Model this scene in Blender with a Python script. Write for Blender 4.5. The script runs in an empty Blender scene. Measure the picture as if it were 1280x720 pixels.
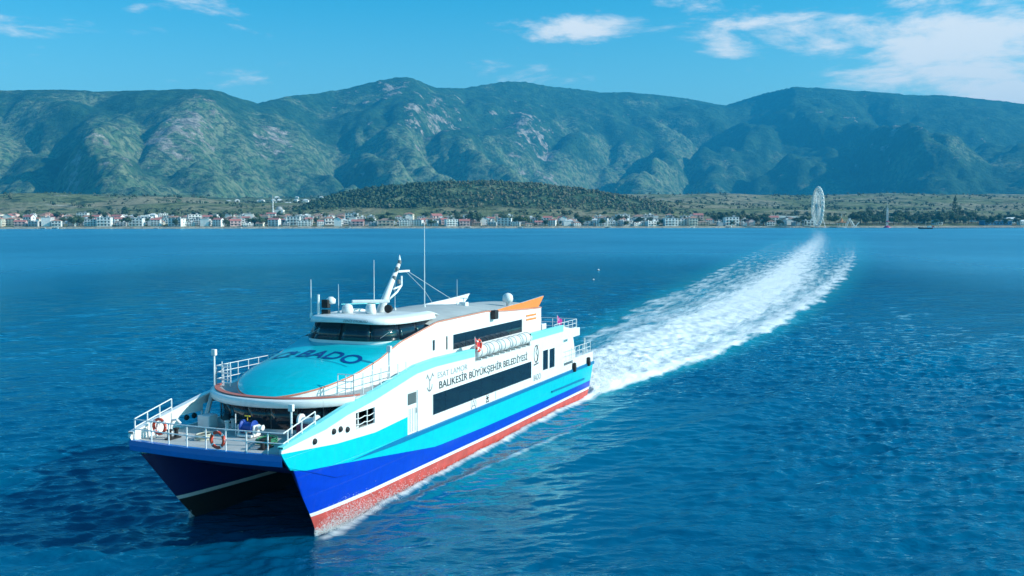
import bpy, math, random
import numpy as np
from mathutils import Vector, Matrix, Euler

random.seed(7)
rng = np.random.default_rng(7)
SC = bpy.context.scene
COL = SC.collection
PI = math.pi

# ------------------------------------------------------------------ camera
FPX, YH, CAMH = 1250.0, 271.2, 16.05
cd = bpy.data.cameras.new('camera')
cam = bpy.data.objects.new('camera', cd)
COL.objects.link(cam)
cd.sensor_width = 36.0
cd.lens = 36.0 * FPX / 1280.0
cd.clip_start = 0.5
cd.clip_end = 40000
cam.location = (0, 0, CAMH)
cam.rotation_euler = (PI / 2 - math.atan((360 - YH) / FPX), 0, 0)
SC.camera = cam

# ------------------------------------------------------------------ sun, sky, exposure
SUN_AZ, SUN_EL = math.radians(96), math.radians(28)
sdir = Vector((math.sin(SUN_AZ) * math.cos(SUN_EL), math.cos(SUN_AZ) * math.cos(SUN_EL), math.sin(SUN_EL)))
sl = bpy.data.lights.new('sun', 'SUN')
sl.energy = 5.0
sl.angle = math.radians(0.53)
sl.color = (1.0, 0.95, 0.87)
sun = bpy.data.objects.new('sun', sl)
COL.objects.link(sun)
sun.location = (200, 40, 120)
sun.rotation_euler = sdir.to_track_quat('Z', 'Y').to_euler()

world = bpy.data.worlds.new('World')
SC.world = world
world.use_nodes = True
SKY_STRENGTH = 0.15


def build_world():
    nt = world.node_tree
    N, L = nt.nodes, nt.links
    N.clear()
    out = N.new('ShaderNodeOutputWorld')
    bg = N.new('ShaderNodeBackground')
    bg.inputs['Strength'].default_value = SKY_STRENGTH
    L.new(bg.outputs[0], out.inputs['Surface'])
    sky = N.new('ShaderNodeTexSky')
    sky.sky_type = 'NISHITA'
    sky.sun_disc = False
    sky.sun_elevation = SUN_EL
    sky.sun_rotation = SUN_AZ
    sky.air_density = 1.0
    sky.dust_density = 1.6
    sky.ozone_density = 2.0
    tint = N.new('ShaderNodeMix')
    tint.data_type = 'RGBA'
    tint.blend_type = 'MULTIPLY'
    tint.inputs[0].default_value = 1.0
    L.new(sky.outputs[0], tint.inputs[6])
    tc = N.new('ShaderNodeTexCoord')
    nz = N.new('ShaderNodeVectorMath')
    nz.operation = 'NORMALIZE'
    L.new(tc.outputs['Generated'], nz.inputs[0])
    # clear deep-blue air: pale low down, deepening steadily towards the zenith
    sz = N.new('ShaderNodeSeparateXYZ')
    L.new(nz.outputs[0], sz.inputs[0])
    el = N.new('ShaderNodeMapRange')
    el.interpolation_type = 'SMOOTHERSTEP'
    el.inputs[1].default_value = 0.0
    el.inputs[2].default_value = 0.30
    L.new(sz.outputs[2], el.inputs[0])
    cmix = N.new('ShaderNodeMix')
    cmix.data_type = 'RGBA'
    L.new(el.outputs[0], cmix.inputs[0])
    cmix.inputs[6].default_value = (0.70, 1.14, 1.10, 1)
    cmix.inputs[7].default_value = (0.05, 0.84, 1.05, 1)
    L.new(cmix.outputs[2], tint.inputs[7])
    # clouds, placed by direction in the sky
    mp = N.new('ShaderNodeMapping')
    mp.inputs['Scale'].default_value = (9.0, 9.0, 30.0)
    mp.inputs['Rotation'].default_value = (0, math.radians(6), 0)
    L.new(nz.outputs[0], mp.inputs[0])
    n1 = N.new('ShaderNodeTexNoise')
    n1.inputs['Scale'].default_value = 1.0
    n1.inputs['Detail'].default_value = 7
    n1.inputs['Roughness'].default_value = 0.62
    n1.inputs['Distortion'].default_value = 0.25
    L.new(mp.outputs[0], n1.inputs['Vector'])
    # wide, slow noise: where clouds gather all round the sky
    n2 = N.new('ShaderNodeTexNoise')
    n2.inputs['Scale'].default_value = 2.3
    n2.inputs['Detail'].default_value = 2
    L.new(nz.outputs[0], n2.inputs['Vector'])
    cov = N.new('ShaderNodeMapRange')
    cov.inputs[1].default_value = 0.56
    cov.inputs[2].default_value = 0.75
    cov.inputs[3].default_value = 0.0
    cov.inputs[4].default_value = 0.10
    L.new(n2.outputs[0], cov.inputs[0])
    last = cov.outputs[0]

    def bank(px, py, sx, sz, amt):
        nonlocal last
        d = Vector(((px - 640) / FPX, 1.0, (YH - py) / FPX)).normalized()
        sub = N.new('ShaderNodeVectorMath')
        sub.operation = 'SUBTRACT'
        L.new(nz.outputs[0], sub.inputs[0])
        sub.inputs[1].default_value = d
        sc = N.new('ShaderNodeVectorMath')
        sc.operation = 'MULTIPLY'
        L.new(sub.outputs[0], sc.inputs[0])
        sc.inputs[1].default_value = (1 / sx, 1 / sx, 1 / sz)
        ln = N.new('ShaderNodeVectorMath')
        ln.operation = 'LENGTH'
        L.new(sc.outputs[0], ln.inputs[0])
        mr = N.new('ShaderNodeMapRange')
        mr.interpolation_type = 'SMOOTHSTEP'
        mr.inputs[1].default_value = 1.0
        mr.inputs[2].default_value = 0.0
        mr.inputs[3].default_value = 0.0
        mr.inputs[4].default_value = amt
        L.new(ln.outputs['Value'], mr.inputs[0])
        mx = N.new('ShaderNodeMath')
        mx.operation = 'MAXIMUM'
        L.new(last, mx.inputs[0])
        L.new(mr.outputs[0], mx.inputs[1])
        last = mx.outputs[0]
    bank(1215, 72, 0.25, 0.085, 0.80)
    bank(1085, 58, 0.15, 0.052, 0.66)
    bank(740, 36, 0.115, 0.036, 0.52)
    bank(905, 65, 0.05, 0.022, 0.38)
    bank(925, 33, 0.035, 0.012, 0.36)
    bank(200, 6, 0.16, 0.02, 0.16)
    # cloud density = coverage pushed through the fine noise
    add = N.new('ShaderNodeMath')
    add.operation = 'ADD'
    L.new(last, add.inputs[0])
    amp = N.new('ShaderNodeMath')
    amp.operation = 'MULTIPLY_ADD'
    amp.inputs[1].default_value = 2.3
    amp.inputs[2].default_value = -0.66
    L.new(n1.outputs[0], amp.inputs[0])
    L.new(amp.outputs[0], add.inputs[1])
    den = N.new('ShaderNodeMapRange')
    den.interpolation_type = 'SMOOTHSTEP'
    den.inputs[1].default_value = 0.68
    den.inputs[2].default_value = 1.22
    L.new(add.outputs[0], den.inputs[0])
    dm = N.new('ShaderNodeMath')
    dm.operation = 'MULTIPLY'
    dm.inputs[1].default_value = 0.82
    L.new(den.outputs[0], dm.inputs[0])
    mixc = N.new('ShaderNodeMix')
    mixc.data_type = 'RGBA'
    L.new(dm.outputs[0], mixc.inputs[0])
    L.new(tint.outputs[2], mixc.inputs[6])
    k = 1.0 / SKY_STRENGTH
    mixc.inputs[7].default_value = (1.02 * k, 0.98 * k, 0.92 * k, 1)
    L.new(mixc.outputs[2], bg.inputs['Color'])


build_world()
SC.view_settings.view_transform = 'Standard'
SC.view_settings.look = 'None'
SC.view_settings.exposure = 0.25
SC.view_settings.gamma = 1.0
SC.view_settings.use_curve_mapping = False
SC.cycles.use_denoising = True
SC.cycles.max_bounces = 6
SC.cycles.diffuse_bounces = 2
SC.cycles.glossy_bounces = 3
SC.cycles.transmission_bounces = 2
SC.cycles.volume_bounces = 0
SC.cycles.sample_clamp_indirect = 4.0


# ------------------------------------------------------------------ numpy noise
_perm = rng.permutation(256)
_perm = np.concatenate([_perm, _perm])
_ang = rng.random(256) * 2 * PI
_gx, _gy = np.cos(_ang), np.sin(_ang)


def perlin(x, y):
    x = np.asarray(x, float); y = np.asarray(y, float)
    xi = np.floor(x).astype(int); yi = np.floor(y).astype(int)
    xf = x - xi; yf = y - yi
    xi &= 255; yi &= 255
    u = xf * xf * xf * (xf * (xf * 6 - 15) + 10)
    v = yf * yf * yf * (yf * (yf * 6 - 15) + 10)

    def g(ix, iy, dx, dy):
        h = _perm[_perm[ix] + iy]
        return _gx[h] * dx + _gy[h] * dy
    a = g(xi, yi, xf, yf); b = g((xi + 1) & 255, yi, xf - 1, yf)
    c = g(xi, (yi + 1) & 255, xf, yf - 1); d = g((xi + 1) & 255, (yi + 1) & 255, xf - 1, yf - 1)
    return (a + (b - a) * u) + ((c + (d - c) * u) - (a + (b - a) * u)) * v


def fbm(x, y, n=4, lac=2.03, gain=0.5):
    s, a = 0.0, 1.0
    for i in range(n):
        s = s + a * perlin(x + 17.3 * i, y - 9.1 * i)
        x = x * lac; y = y * lac; a *= gain
    return s


def ridged(x, y, n=5, gain=0.5):
    s, a, w = 0.0, 1.0, 1.0
    for i in range(n):
        r = 1 - np.abs(perlin(x + 31.7 * i, y + 11.9 * i)) * 1.9
        r = np.clip(r, 0, 1) ** 1.5
        s = s + a * r * w
        w = np.clip(r * 1.6, 0, 1)
        x = x * 2.05; y = y * 2.05; a *= gain
    return s


def sstep(a, b, x):
    t = np.clip((np.asarray(x, float) - a) / (b - a), 0, 1)
    return t * t * (3 - 2 * t)


# ------------------------------------------------------------------ materials
MATS = {}


def pmat(name, col, rough=0.5, metal=0.0, var=0.06, scale=3.0, bump=0.0, bscale=30.0, spec=0.5, coat=0.0, streak=0.0, plates=False):
    """plain procedural paint / material with slight colour variation and wear"""
    if name in MATS:
        return MATS[name]
    m = bpy.data.materials.new(name)
    m.use_nodes = True
    nt = m.node_tree; N, L = nt.nodes, nt.links
    b = N['Principled BSDF']
    b.inputs['Roughness'].default_value = rough
    b.inputs['Metallic'].default_value = metal
    b.inputs['Specular IOR Level'].default_value = spec
    b.inputs['Coat Weight'].default_value = coat
    b.inputs['Coat Roughness'].default_value = 0.08
    tc = N.new('ShaderNodeTexCoord')
    n = N.new('ShaderNodeTexNoise')
    n.inputs['Scale'].default_value = scale
    n.inputs['Detail'].default_value = 4
    L.new(tc.outputs['Object'], n.inputs['Vector'])
    mr = N.new('ShaderNodeMapRange')
    mr.inputs[1].default_value = 0.3; mr.inputs[2].default_value = 0.7
    mr.inputs[3].default_value = 1 - var; mr.inputs[4].default_value = 1 + var
    L.new(n.outputs[0], mr.inputs[0])
    mx = N.new('ShaderNodeMix'); mx.data_type = 'RGBA'; mx.blend_type = 'MULTIPLY'
    mx.inputs[0].default_value = 1.0
    mx.inputs[6].default_value = (*col, 1)
    L.new(mr.outputs[0], mx.inputs[7])
    last = mx.outputs[2]
    if streak:
        mp = N.new('ShaderNodeMapping'); mp.inputs['Scale'].default_value = (5.0, 5.0, 0.35)
        L.new(tc.outputs['Object'], mp.inputs[0])
        n3 = N.new('ShaderNodeTexNoise'); n3.inputs['Scale'].default_value = 1.0; n3.inputs['Detail'].default_value = 5
        L.new(mp.outputs[0], n3.inputs['Vector'])
        r3 = N.new('ShaderNodeMapRange'); r3.inputs[1].default_value = 0.55; r3.inputs[2].default_value = 0.8
        r3.inputs[3].default_value = 0; r3.inputs[4].default_value = streak
        L.new(n3.outputs[0], r3.inputs[0])
        m3 = N.new('ShaderNodeMix'); m3.data_type = 'RGBA'
        L.new(r3.outputs[0], m3.inputs[0]); L.new(last, m3.inputs[6])
        m3.inputs[7].default_value = (col[0] * .5 + .10, col[1] * .5 + .08, col[2] * .5 + .05, 1)
        last = m3.outputs[2]
    if plates:  # welded plating: faint seams and hungry-horse ripple
        sp = N.new('ShaderNodeSeparateXYZ'); L.new(tc.outputs['Object'], sp.inputs[0])
        cbx = N.new('ShaderNodeCombineXYZ'); L.new(sp.outputs[0], cbx.inputs[0]); L.new(sp.outputs[2], cbx.inputs[1])
        bt = N.new('ShaderNodeTexBrick'); bt.inputs['Scale'].default_value = 1.0
        bt.inputs['Brick Width'].default_value = 2.9; bt.inputs['Row Height'].default_value = 1.15; bt.inputs['Mortar Size'].default_value = 0.012
        L.new(cbx.outputs[0], bt.inputs['Vector'])
        md_ = N.new('ShaderNodeMix'); md_.data_type = 'RGBA'; md_.blend_type = 'MULTIPLY'
        mm = N.new('ShaderNodeMath'); mm.operation = 'MULTIPLY'; mm.inputs[1].default_value = 0.17
        L.new(bt.outputs['Fac'], mm.inputs[0]); L.new(mm.outputs[0], md_.inputs[0]); L.new(last, md_.inputs[6]); md_.inputs[7].default_value = (.45, .45, .45, 1)
        last = md_.outputs[2]
        nw = N.new('ShaderNodeTexNoise'); nw.inputs['Scale'].default_value = 0.9; nw.inputs['Detail'].default_value = 1
        L.new(tc.outputs['Object'], nw.inputs['Vector'])
        hb = N.new('ShaderNodeMath'); hb.operation = 'SUBTRACT'; L.new(nw.outputs[0], hb.inputs[0]); L.new(mm.outputs[0], hb.inputs[1])
        bpp = N.new('ShaderNodeBump'); bpp.inputs['Strength'].default_value = 0.5; bpp.inputs['Distance'].default_value = 0.05
        L.new(hb.outputs[0], bpp.inputs['Height']); L.new(bpp.outputs[0], b.inputs['Normal'])
    L.new(last, b.inputs['Base Color'])
    if bump:
        n2 = N.new('ShaderNodeTexNoise'); n2.inputs['Scale'].default_value = bscale; n2.inputs['Detail'].default_value = 3
        L.new(tc.outputs['Object'], n2.inputs['Vector'])
        bp = N.new('ShaderNodeBump'); bp.inputs['Strength'].default_value = bump; bp.inputs['Distance'].default_value = 0.02
        L.new(n2.outputs[0], bp.inputs['Height']); L.new(bp.outputs[0], b.inputs['Normal'])
    MATS[name] = m
    return m


WHITE = pmat('white_paint', (0.80, 0.80, 0.79), 0.32, var=0.04, coat=0.2, streak=0.16, plates=True)
CREAM = pmat('cream_steel', (0.74, 0.72, 0.66), 0.45)
CYAN = pmat('cyan_paint', (0.0, 0.49, 0.57), 0.30, var=0.05, coat=0.3, streak=0.10, plates=True)
AQUA = pmat('aqua_paint', (0.22, 0.76, 0.76), 0.4)
BLUE = pmat('blue_paint', (0.0, 0.038, 0.47), 0.30, var=0.07, coat=0.3, streak=0.10, plates=True)
MIDBLUE = pmat('mid_blue_paint', (0.0, 0.16, 0.50), 0.35)
RUBBLUE = pmat('rub_rail_blue', (0.0, 0.15, 0.33), 0.4)
RED = pmat('red_antifouling', (0.55, 0.07, 0.055), 0.6, var=0.2, scale=1.6, streak=0.3)
ORANGE = pmat('orange_paint', (0.85, 0.24, 0.04), 0.4)
BRICKTRIM = pmat('brick_red_trim', (0.50, 0.13, 0.09), 0.5)
EDGE = pmat('edge_trim_coral', (0.62, 0.22, 0.14), 0.5)
SHADE_NAVY = pmat('tunnel_shade_navy', (0.0, 0.008, 0.10), 0.5)
DECK = pmat('grey_deck', (0.42, 0.43, 0.43), 0.75, var=0.12, scale=1.2, bump=0.3)
ROOFGREY = pmat('grey_roof_paint', (0.46, 0.47, 0.46), 0.65, var=0.10, scale=0.8)
GLASS = pmat('dark_tinted_glass', (0.008, 0.018, 0.03), 0.06, var=0.1, spec=0.6)
BLACK = pmat('black_rubber_and_shade', (0.012, 0.012, 0.014), 0.6)
INK = pmat('dark_lettering', (0.03, 0.03, 0.035), 0.5)
GREYINK = pmat('grey_lettering', (0.22, 0.23, 0.24), 0.5)
NAVYINK = pmat('navy_lettering', (0.0, 0.05, 0.22), 0.4)
STEEL = pmat('galvanised_steel', (0.5, 0.51, 0.52), 0.4, metal=0.6)
RINGRED = pmat('life_ring_red', (0.75, 0.07, 0.03), 0.55)
CLOTHRED = pmat('flag_red', (0.62, 0.02, 0.05), 0.8)
GREENROPE = pmat('green_rope', (0.03, 0.22, 0.12), 0.9, bump=0.5)
YELLOW = pmat('yellow_paint', (0.75, 0.5, 0.04), 0.5)
MAROON = pmat('maroon_paint', (0.30, 0.02, 0.07), 0.5)
DRUMBLUE = pmat('drum_blue', (0.01, 0.06, 0.33), 0.4)
BARREL = pmat('raft_canister_white', (0.72, 0.72, 0.71), 0.45, var=0.06)
BAND = pmat('raft_band_grey', (0.28, 0.29, 0.30), 0.5)


# ------------------------------------------------------------------ mesh builder
def new_mesh(name, verts, faces, mats, midx=None, smooth=False):
    me = bpy.data.meshes.new(name)
    me.from_pydata([tuple(map(float, v)) for v in verts], [], faces)
    for m in mats:
        me.materials.append(m)
    if midx is not None:
        me.polygons.foreach_set('material_index', np.asarray(midx, dtype=np.int32))
    if smooth:
        me.polygons.foreach_set('use_smooth', np.ones(len(me.polygons), dtype=bool))
    me.update()
    return me


def link(name, me, parent=None, mat=None):
    o = bpy.data.objects.new(name, me)
    COL.objects.link(o)
    if parent is not None:
        o.parent = parent
    return o


def tag(o, label, cat, group=None, kind=None):
    if label: o['label'] = label
    if cat: o['category'] = cat
    if group: o['group'] = group
    if kind: o['kind'] = kind
    return o


def empty(name, loc=(0, 0, 0), rz=0.0):
    o = bpy.data.objects.new(name, None)
    COL.objects.link(o)
    o.empty_display_size = 0.3
    o.location = loc
    o.rotation_euler = (0, 0, rz)
    return o


def copy_tree(o, parent=None):
    c = o.copy()
    COL.objects.link(c)
    c.parent = parent
    for ch in list(o.children):
        copy_tree(ch, c)
    return c


class MB:
    def __init__(s):
        s.v, s.f, s.m = [], [], []

    def add(s, vs, fs, mi=0):
        o = len(s.v)
        s.v += [tuple(v) for v in vs]
        s.f += [tuple(i + o for i in f) for f in fs]
        s.m += [mi] * len(fs)
        return s

    def box(s, c, d, mi=0, rot=None):
        vs = [Vector((sx * d[0] / 2, sy * d[1] / 2, sz * d[2] / 2)) for sx in (-1, 1) for sy in (-1, 1) for sz in (-1, 1)]
        if rot is not None:
            R = Euler(rot).to_matrix()
            vs = [R @ v for v in vs]
        vs = [v + Vector(c) for v in vs]
        return s.add(vs, [(0, 1, 3, 2), (4, 6, 7, 5), (0, 4, 5, 1), (2, 3, 7, 6), (0, 2, 6, 4), (1, 5, 7, 3)], mi)

    def bar(s, a, b, r, n=8, r2=None, mi=0, caps=True):
        return s.tube([a, b], r, n, mi, radii=[r, r if r2 is None else r2], caps=caps)

    def tube(s, pts, r, n=8, mi=0, closed=False, radii=None, caps=True):
        P = [Vector(p) for p in pts]
        k = len(P)
        vs, fs = [], []
        up = None
        for i, p in enumerate(P):
            if closed:
                t = P[(i + 1) % k] - P[i - 1]
            else:
                t = P[min(i + 1, k - 1)] - P[max(i - 1, 0)]
            t.normalize()
            if up is None:
                ref = Vector((0, 0, 1)) if abs(t.z) < 0.9 else Vector((1, 0, 0))
                up = (ref - t * ref.dot(t)).normalized()
            else:
                up = (up - t * up.dot(t)).normalized()
            sd = t.cross(up)
            rr = radii[i] if radii else r
            for j in range(n):
                a = 2 * PI * j / n
                vs.append(p + (up * math.cos(a) + sd * math.sin(a)) * rr)
        for i in range(k if closed else k - 1):
            for j in range(n):
                a, b = i * n + j, i * n + (j + 1) % n
                c, d = ((i + 1) % k) * n + (j + 1) % n, ((i + 1) % k) * n + j
                fs.append((a, b, c, d))
        if not closed and caps:
            fs.append(tuple(range(n - 1, -1, -1)))
            fs.append(tuple((k - 1) * n + j for j in range(n)))
        return s.add(vs, fs, mi)

    def lathe(s, prof, c=(0, 0, 0), axis='z', n=16, mi=0):
        vs, fs = [], []
        for (r, h) in prof:
            for j in range(n):
                a = 2 * PI * j / n
                q = (r * math.cos(a), r * math.sin(a), h)
                if axis == 'x': q = (q[2], q[0], q[1])
                if axis == 'y': q = (q[0], q[2], q[1])
                vs.append(Vector(q) + Vector(c))
        k = len(prof)
        for i in range(k - 1):
            for j in range(n):
                fs.append((i * n + j, i * n + (j + 1) % n, (i + 1) * n + (j + 1) % n, (i + 1) * n + j))
        fs.append(tuple(range(n - 1, -1, -1)))
        fs.append(tuple((k - 1) * n + j for j in range(n)))
        return s.add(vs, fs, mi)

    def prism(s, poly, a, b, axis='y', mi=0):
        """polygon in the two other axes extruded along axis from a to b"""
        def P(u, w, t):
            return {'y': (u, t, w), 'x': (t, u, w), 'z': (u, w, t)}[axis]
        n = len(poly)
        vs = [P(u, w, a) for u, w in poly] + [P(u, w, b) for u, w in poly]
        fs = [tuple(range(n - 1, -1, -1)), tuple(range(n, 2 * n))]
        fs += [(i, (i + 1) % n, n + (i + 1) % n, n + i) for i in range(n)]
        return s.add(vs, fs, mi)

    def grid(s, rows, mi=0):
        k, n = len(rows), len(rows[0])
        vs = [p for r in rows for p in r]
        fs = [(i * n + j, i * n + j + 1, (i + 1) * n + j + 1, (i + 1) * n + j) for i in range(k - 1) for j in range(n - 1)]
        return s.add(vs, fs, mi)

    def mesh(s, name, mats, smooth=False):
        if not isinstance(mats, (list, tuple)):
            mats = [mats]
        me = new_mesh(name, s.v, s.f, mats, s.m, smooth)
        return me

    def build(s, name, mats, parent=None, smooth=False, bevel=0.0, fixn=True):
        me = s.mesh(name, mats, smooth)
        if fixn:
            import bmesh
            bm = bmesh.new(); bm.from_mesh(me)
            bmesh.ops.recalc_face_normals(bm, faces=bm.faces)
            bm.to_mesh(me); bm.free()
        o = link(name, me, parent)
        if bevel:
            md = o.modifiers.new('bevel', 'BEVEL')
            md.width = bevel; md.segments = 2; md.limit_method = 'ANGLE'
            md.angle_limit = math.radians(40)
        return o


def smooth_angle(o, deg=35):
    me = o.data
    me.polygons.foreach_set('use_smooth', np.ones(len(me.polygons), dtype=bool))
    try:
        me.set_sharp_from_angle(angle=math.radians(deg))
    except Exception:
        pass


def interp(tab, x):
    xs = [t[0] for t in tab]; ys = [t[1] for t in tab]
    return float(np.interp(x, xs, ys))



# ================================================================== TERRAIN
def shore(x):
    return 1430.0 + 0.12 * np.asarray(x, float)


SKYLINE = [(-500, 122), (-200, 118), (0, 114), (60, 114), (90, 113), (130, 116), (180, 115), (230, 113), (270, 113), (300, 123), (325, 130),
           (340, 127), (360, 122), (400, 118), (430, 113), (450, 109), (470, 104), (490, 100), (505, 98), (520, 101), (545, 111),
           (580, 112), (605, 108), (635, 103), (660, 105), (690, 110), (720, 113), (750, 117), (780, 117), (820, 120), (860, 125),
           (890, 131), (905, 133), (920, 128), (945, 120), (970, 114), (990, 110), (1010, 111), (1050, 114), (1090, 116),
           (1130, 120), (1180, 121), (1230, 126), (1280, 132), (1500, 136), (1900, 128)]
RIDGE_Y = [(-500, 5200), (250, 5400), (330, 6000), (420, 6800), (520, 7000), (600, 7900), (800, 8600), (905, 9200), (990, 8600), (1280, 8200), (1900, 8200)]
FOOT_Y = [(-500, 2700), (300, 2800), (600, 3200), (900, 4000), (1060, 4700), (1280, 4300), (1900, 4200)]


def ground(x, y, detail=True):
    x = np.asarray(x, float); y = np.asarray(y, float)
    d = y - shore(x)
    z = np.interp(d, [-400, -60, 0, 12, 400, 1500, 3000, 9000], [-4, -3.5, 0, 2.4, 19, 76, 110, 160])
    z = z + sstep(150, 900, d) * (fbm(x / 420, y / 420, 3) * 16 + fbm(x / 1100 + 5, y / 900, 2) * 22)
    b = 640 + FPX * x / np.maximum(y, 500)
    ys = np.interp(b, [p[0] for p in SKYLINE], [p[1] for p in SKYLINE])
    ry = np.interp(b, [p[0] for p in RIDGE_Y], [p[1] for p in RIDGE_Y])
    fy = np.interp(b, [p[0] for p in FOOT_Y], [p[1] for p in FOOT_Y])
    fy = fy + 260 * fbm(x / 700, y / 2500 + 3.1, 2)
    hr = (YH - ys) / FPX * ry + CAMH
    s = (y - fy) / (ry - fy)
    sc = np.clip(s, 0, 1)
    prof = np.where(s < 1, 0.74 * sc ** 1.6 + 0.26 * sstep(0.22, 0.9, sc), 1 - 0.35 * np.clip(s - 1, 0, 2))
    mount = hr * np.maximum(prof, 0)
    # spurs and gullies running down from the ridge
    tx = x * (6800.0 / np.maximum(y, 1500)) + 520 * fbm(x / 1500 + 9, y / 1300, 2)
    w1 = fbm(tx / 1000, y / 3000 + 0.35, 2)
    w2 = np.abs(perlin(tx / 760 + 4.4, y / 2600 + 2.2))
    w3 = np.abs(perlin(x / 330 + 3.3 + w1, y / 520 + 7.7))
    w4 = np.abs(perlin(x / 150 + 8.3, y / 190 + 1.7 + w1))
    env = np.clip(4 * sc * (1 - sc), 0, 1) * sstep(0.0, 0.45, sc)
    mount = mount + hr * env * (0.24 * w1 - 0.74 * (0.30 - w2)) + hr * env ** 0.6 * (-0.15 * (0.25 - w3) - 0.075 * (.25 - w4))
    w5 = np.abs(perlin(x / 82 + 1.3 + w3, y / 105 + 5.1)) ; w6 = np.abs(perlin(x / 41 + 7.7, y / 48 + 3.9))
    mount = mount - sstep(0.05, .25, sc) * np.clip(1.3 - sc, .35, 1) * (34 * (.25 - w5) + 13 * (.25 - w6))
    lim = CAMH + (YH - ys) / FPX * y
    mount = np.where(s < 1, np.minimum(mount, lim * (0.93 + 0.07 * sc)), mount)
    mount = mount + sstep(0.02, 0.2, sc) * (16 * fbm(x / 120, y / 120, 3))* np.clip(1.15 - sc, 0.1, 1)
    z = np.where(s > 0, np.maximum(z * (1 - 0.8 * sc), mount * sstep(0, 0.12, sc) + z * (1 - sstep(0, .15, sc))), z)
    # the wooded mound behind the town
    mx = np.interp(x, [-420, -388, -345, -280, -200, -130, -30, 70, 150, 250, 330], [0, 14, 27, 38, 49, 51, 48, 42, 33, 15, 0])
    my = np.exp(-((y - 2080) / np.where(y < 2080, 190, 330)) ** 2)
    return z + mx * my * (1 + 0.10 * fbm(x / 70, y / 70, 3))


def terrain_material():
    m = bpy.data.materials.new('hillside')
    m.use_nodes = True
    nt = m.node_tree; N, L = nt.nodes, nt.links
    b = N['Principled BSDF']; b.inputs['Roughness'].default_value = 0.95; b.inputs['Specular IOR Level'].default_value = 0.1
    geo = N.new('ShaderNodeNewGeometry')

    def noise(scale, detail, rough=0.55, vec=None):
        n = N.new('ShaderNodeTexNoise'); n.inputs['Scale'].default_value = scale
        n.inputs['Detail'].default_value = detail; n.inputs['Roughness'].default_value = rough
        L.new(vec or geo.outputs['Position'], n.inputs['Vector']); return n.outputs[0]

    def ramp(src, a, c, lo=0.0, hi=1.0):
        r = N.new('ShaderNodeMapRange'); r.interpolation_type = 'SMOOTHSTEP'
        r.inputs[1].default_value = a; r.inputs[2].default_value = c; r.inputs[3].default_value = lo; r.inputs[4].default_value = hi
        L.new(src, r.inputs[0]); return r.outputs[0]

    def mix(f, a, c):
        x = N.new('ShaderNodeMix'); x.data_type = 'RGBA'
        if hasattr(f, 'links'): L.new(f, x.inputs[0])
        else: x.inputs[0].default_value = f
        for i, q in ((6, a), (7, c)):
            if hasattr(q, 'links'): L.new(q, x.inputs[i])
            else: x.inputs[i].default_value = (*q, 1)
        return x.outputs[2]

    def attr(n):
        a = N.new('ShaderNodeAttribute'); a.attribute_name = n; return a.outputs['Fac']
    forest = mix(ramp(noise(0.012, 6, 0.65), 0.35, 0.65), (0.014, 0.055, 0.030), (0.045, 0.105, 0.050))
    scrub = mix(ramp(noise(0.02, 6, 0.65), 0.35, 0.65), (0.085, 0.16, 0.072), (0.23, 0.255, 0.145))
    vn = N.new('ShaderNodeMath'); vn.operation = 'SUBTRACT'
    L.new(noise(0.0022, 7, 0.62), vn.inputs[0]); L.new(attr('wood_shade'), vn.inputs[1])
    veg = mix(ramp(vn.outputs[0], 0.42, 0.58), forest, scrub)
    dots = ramp(noise(0.035, 5, 0.7), 0.47, 0.56)
    veg = mix(dots, veg, mix(0.75, veg, (0.012, 0.045, 0.026)))
    rock = mix(ramp(noise(0.03, 8, 0.7), 0.4, 0.62), (0.16, 0.14, 0.115), (0.46, 0.40, 0.34))
    rk = N.new('ShaderNodeMath'); rk.operation = 'ADD'
    L.new(attr('rock'), rk.inputs[0])
    rn = N.new('ShaderNodeMath'); rn.operation = 'MULTIPLY_ADD'
    L.new(noise(0.009, 8, 0.7), rn.inputs[0]); rn.inputs[1].default_value = 2.6; rn.inputs[2].default_value = -1.32
    L.new(rn.outputs[0], rk.inputs[1])
    col = mix(ramp(rk.outputs[0], 0.33, 0.52), veg, rock)
    # plain: fields and groves
    field = mix(ramp(noise(0.006, 4), 0.42, 0.58), (0.34, 0.29, 0.18), (0.20, 0.22, 0.10))
    field = mix(ramp(noise(0.03, 5, 0.65), 0.50, 0.62), field, (0.05, 0.08, 0.035))
    mp = N.new('ShaderNodeMapping'); mp.inputs['Scale'].default_value = (0.25, 1, 1)
    L.new(geo.outputs['Position'], mp.inputs[0])
    field = mix(ramp(noise(0.02, 4, 0.6, mp.outputs[0]), 0.62, 0.68), field, (0.46, 0.42, 0.33))
    col = mix(attr('plain'), col, field)
    col = mix(attr('beach'), col, (0.46, 0.42, 0.34))
    L.new(col, b.inputs['Base Color'])
    bp = N.new('ShaderNodeBump'); bp.inputs['Distance'].default_value = 30.0; bp.inputs['Strength'].default_value = 1.0
    L.new(noise(0.018, 9, 0.68), bp.inputs['Height']); L.new(bp.outputs[0], b.inputs['Normal'])
    return m


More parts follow.
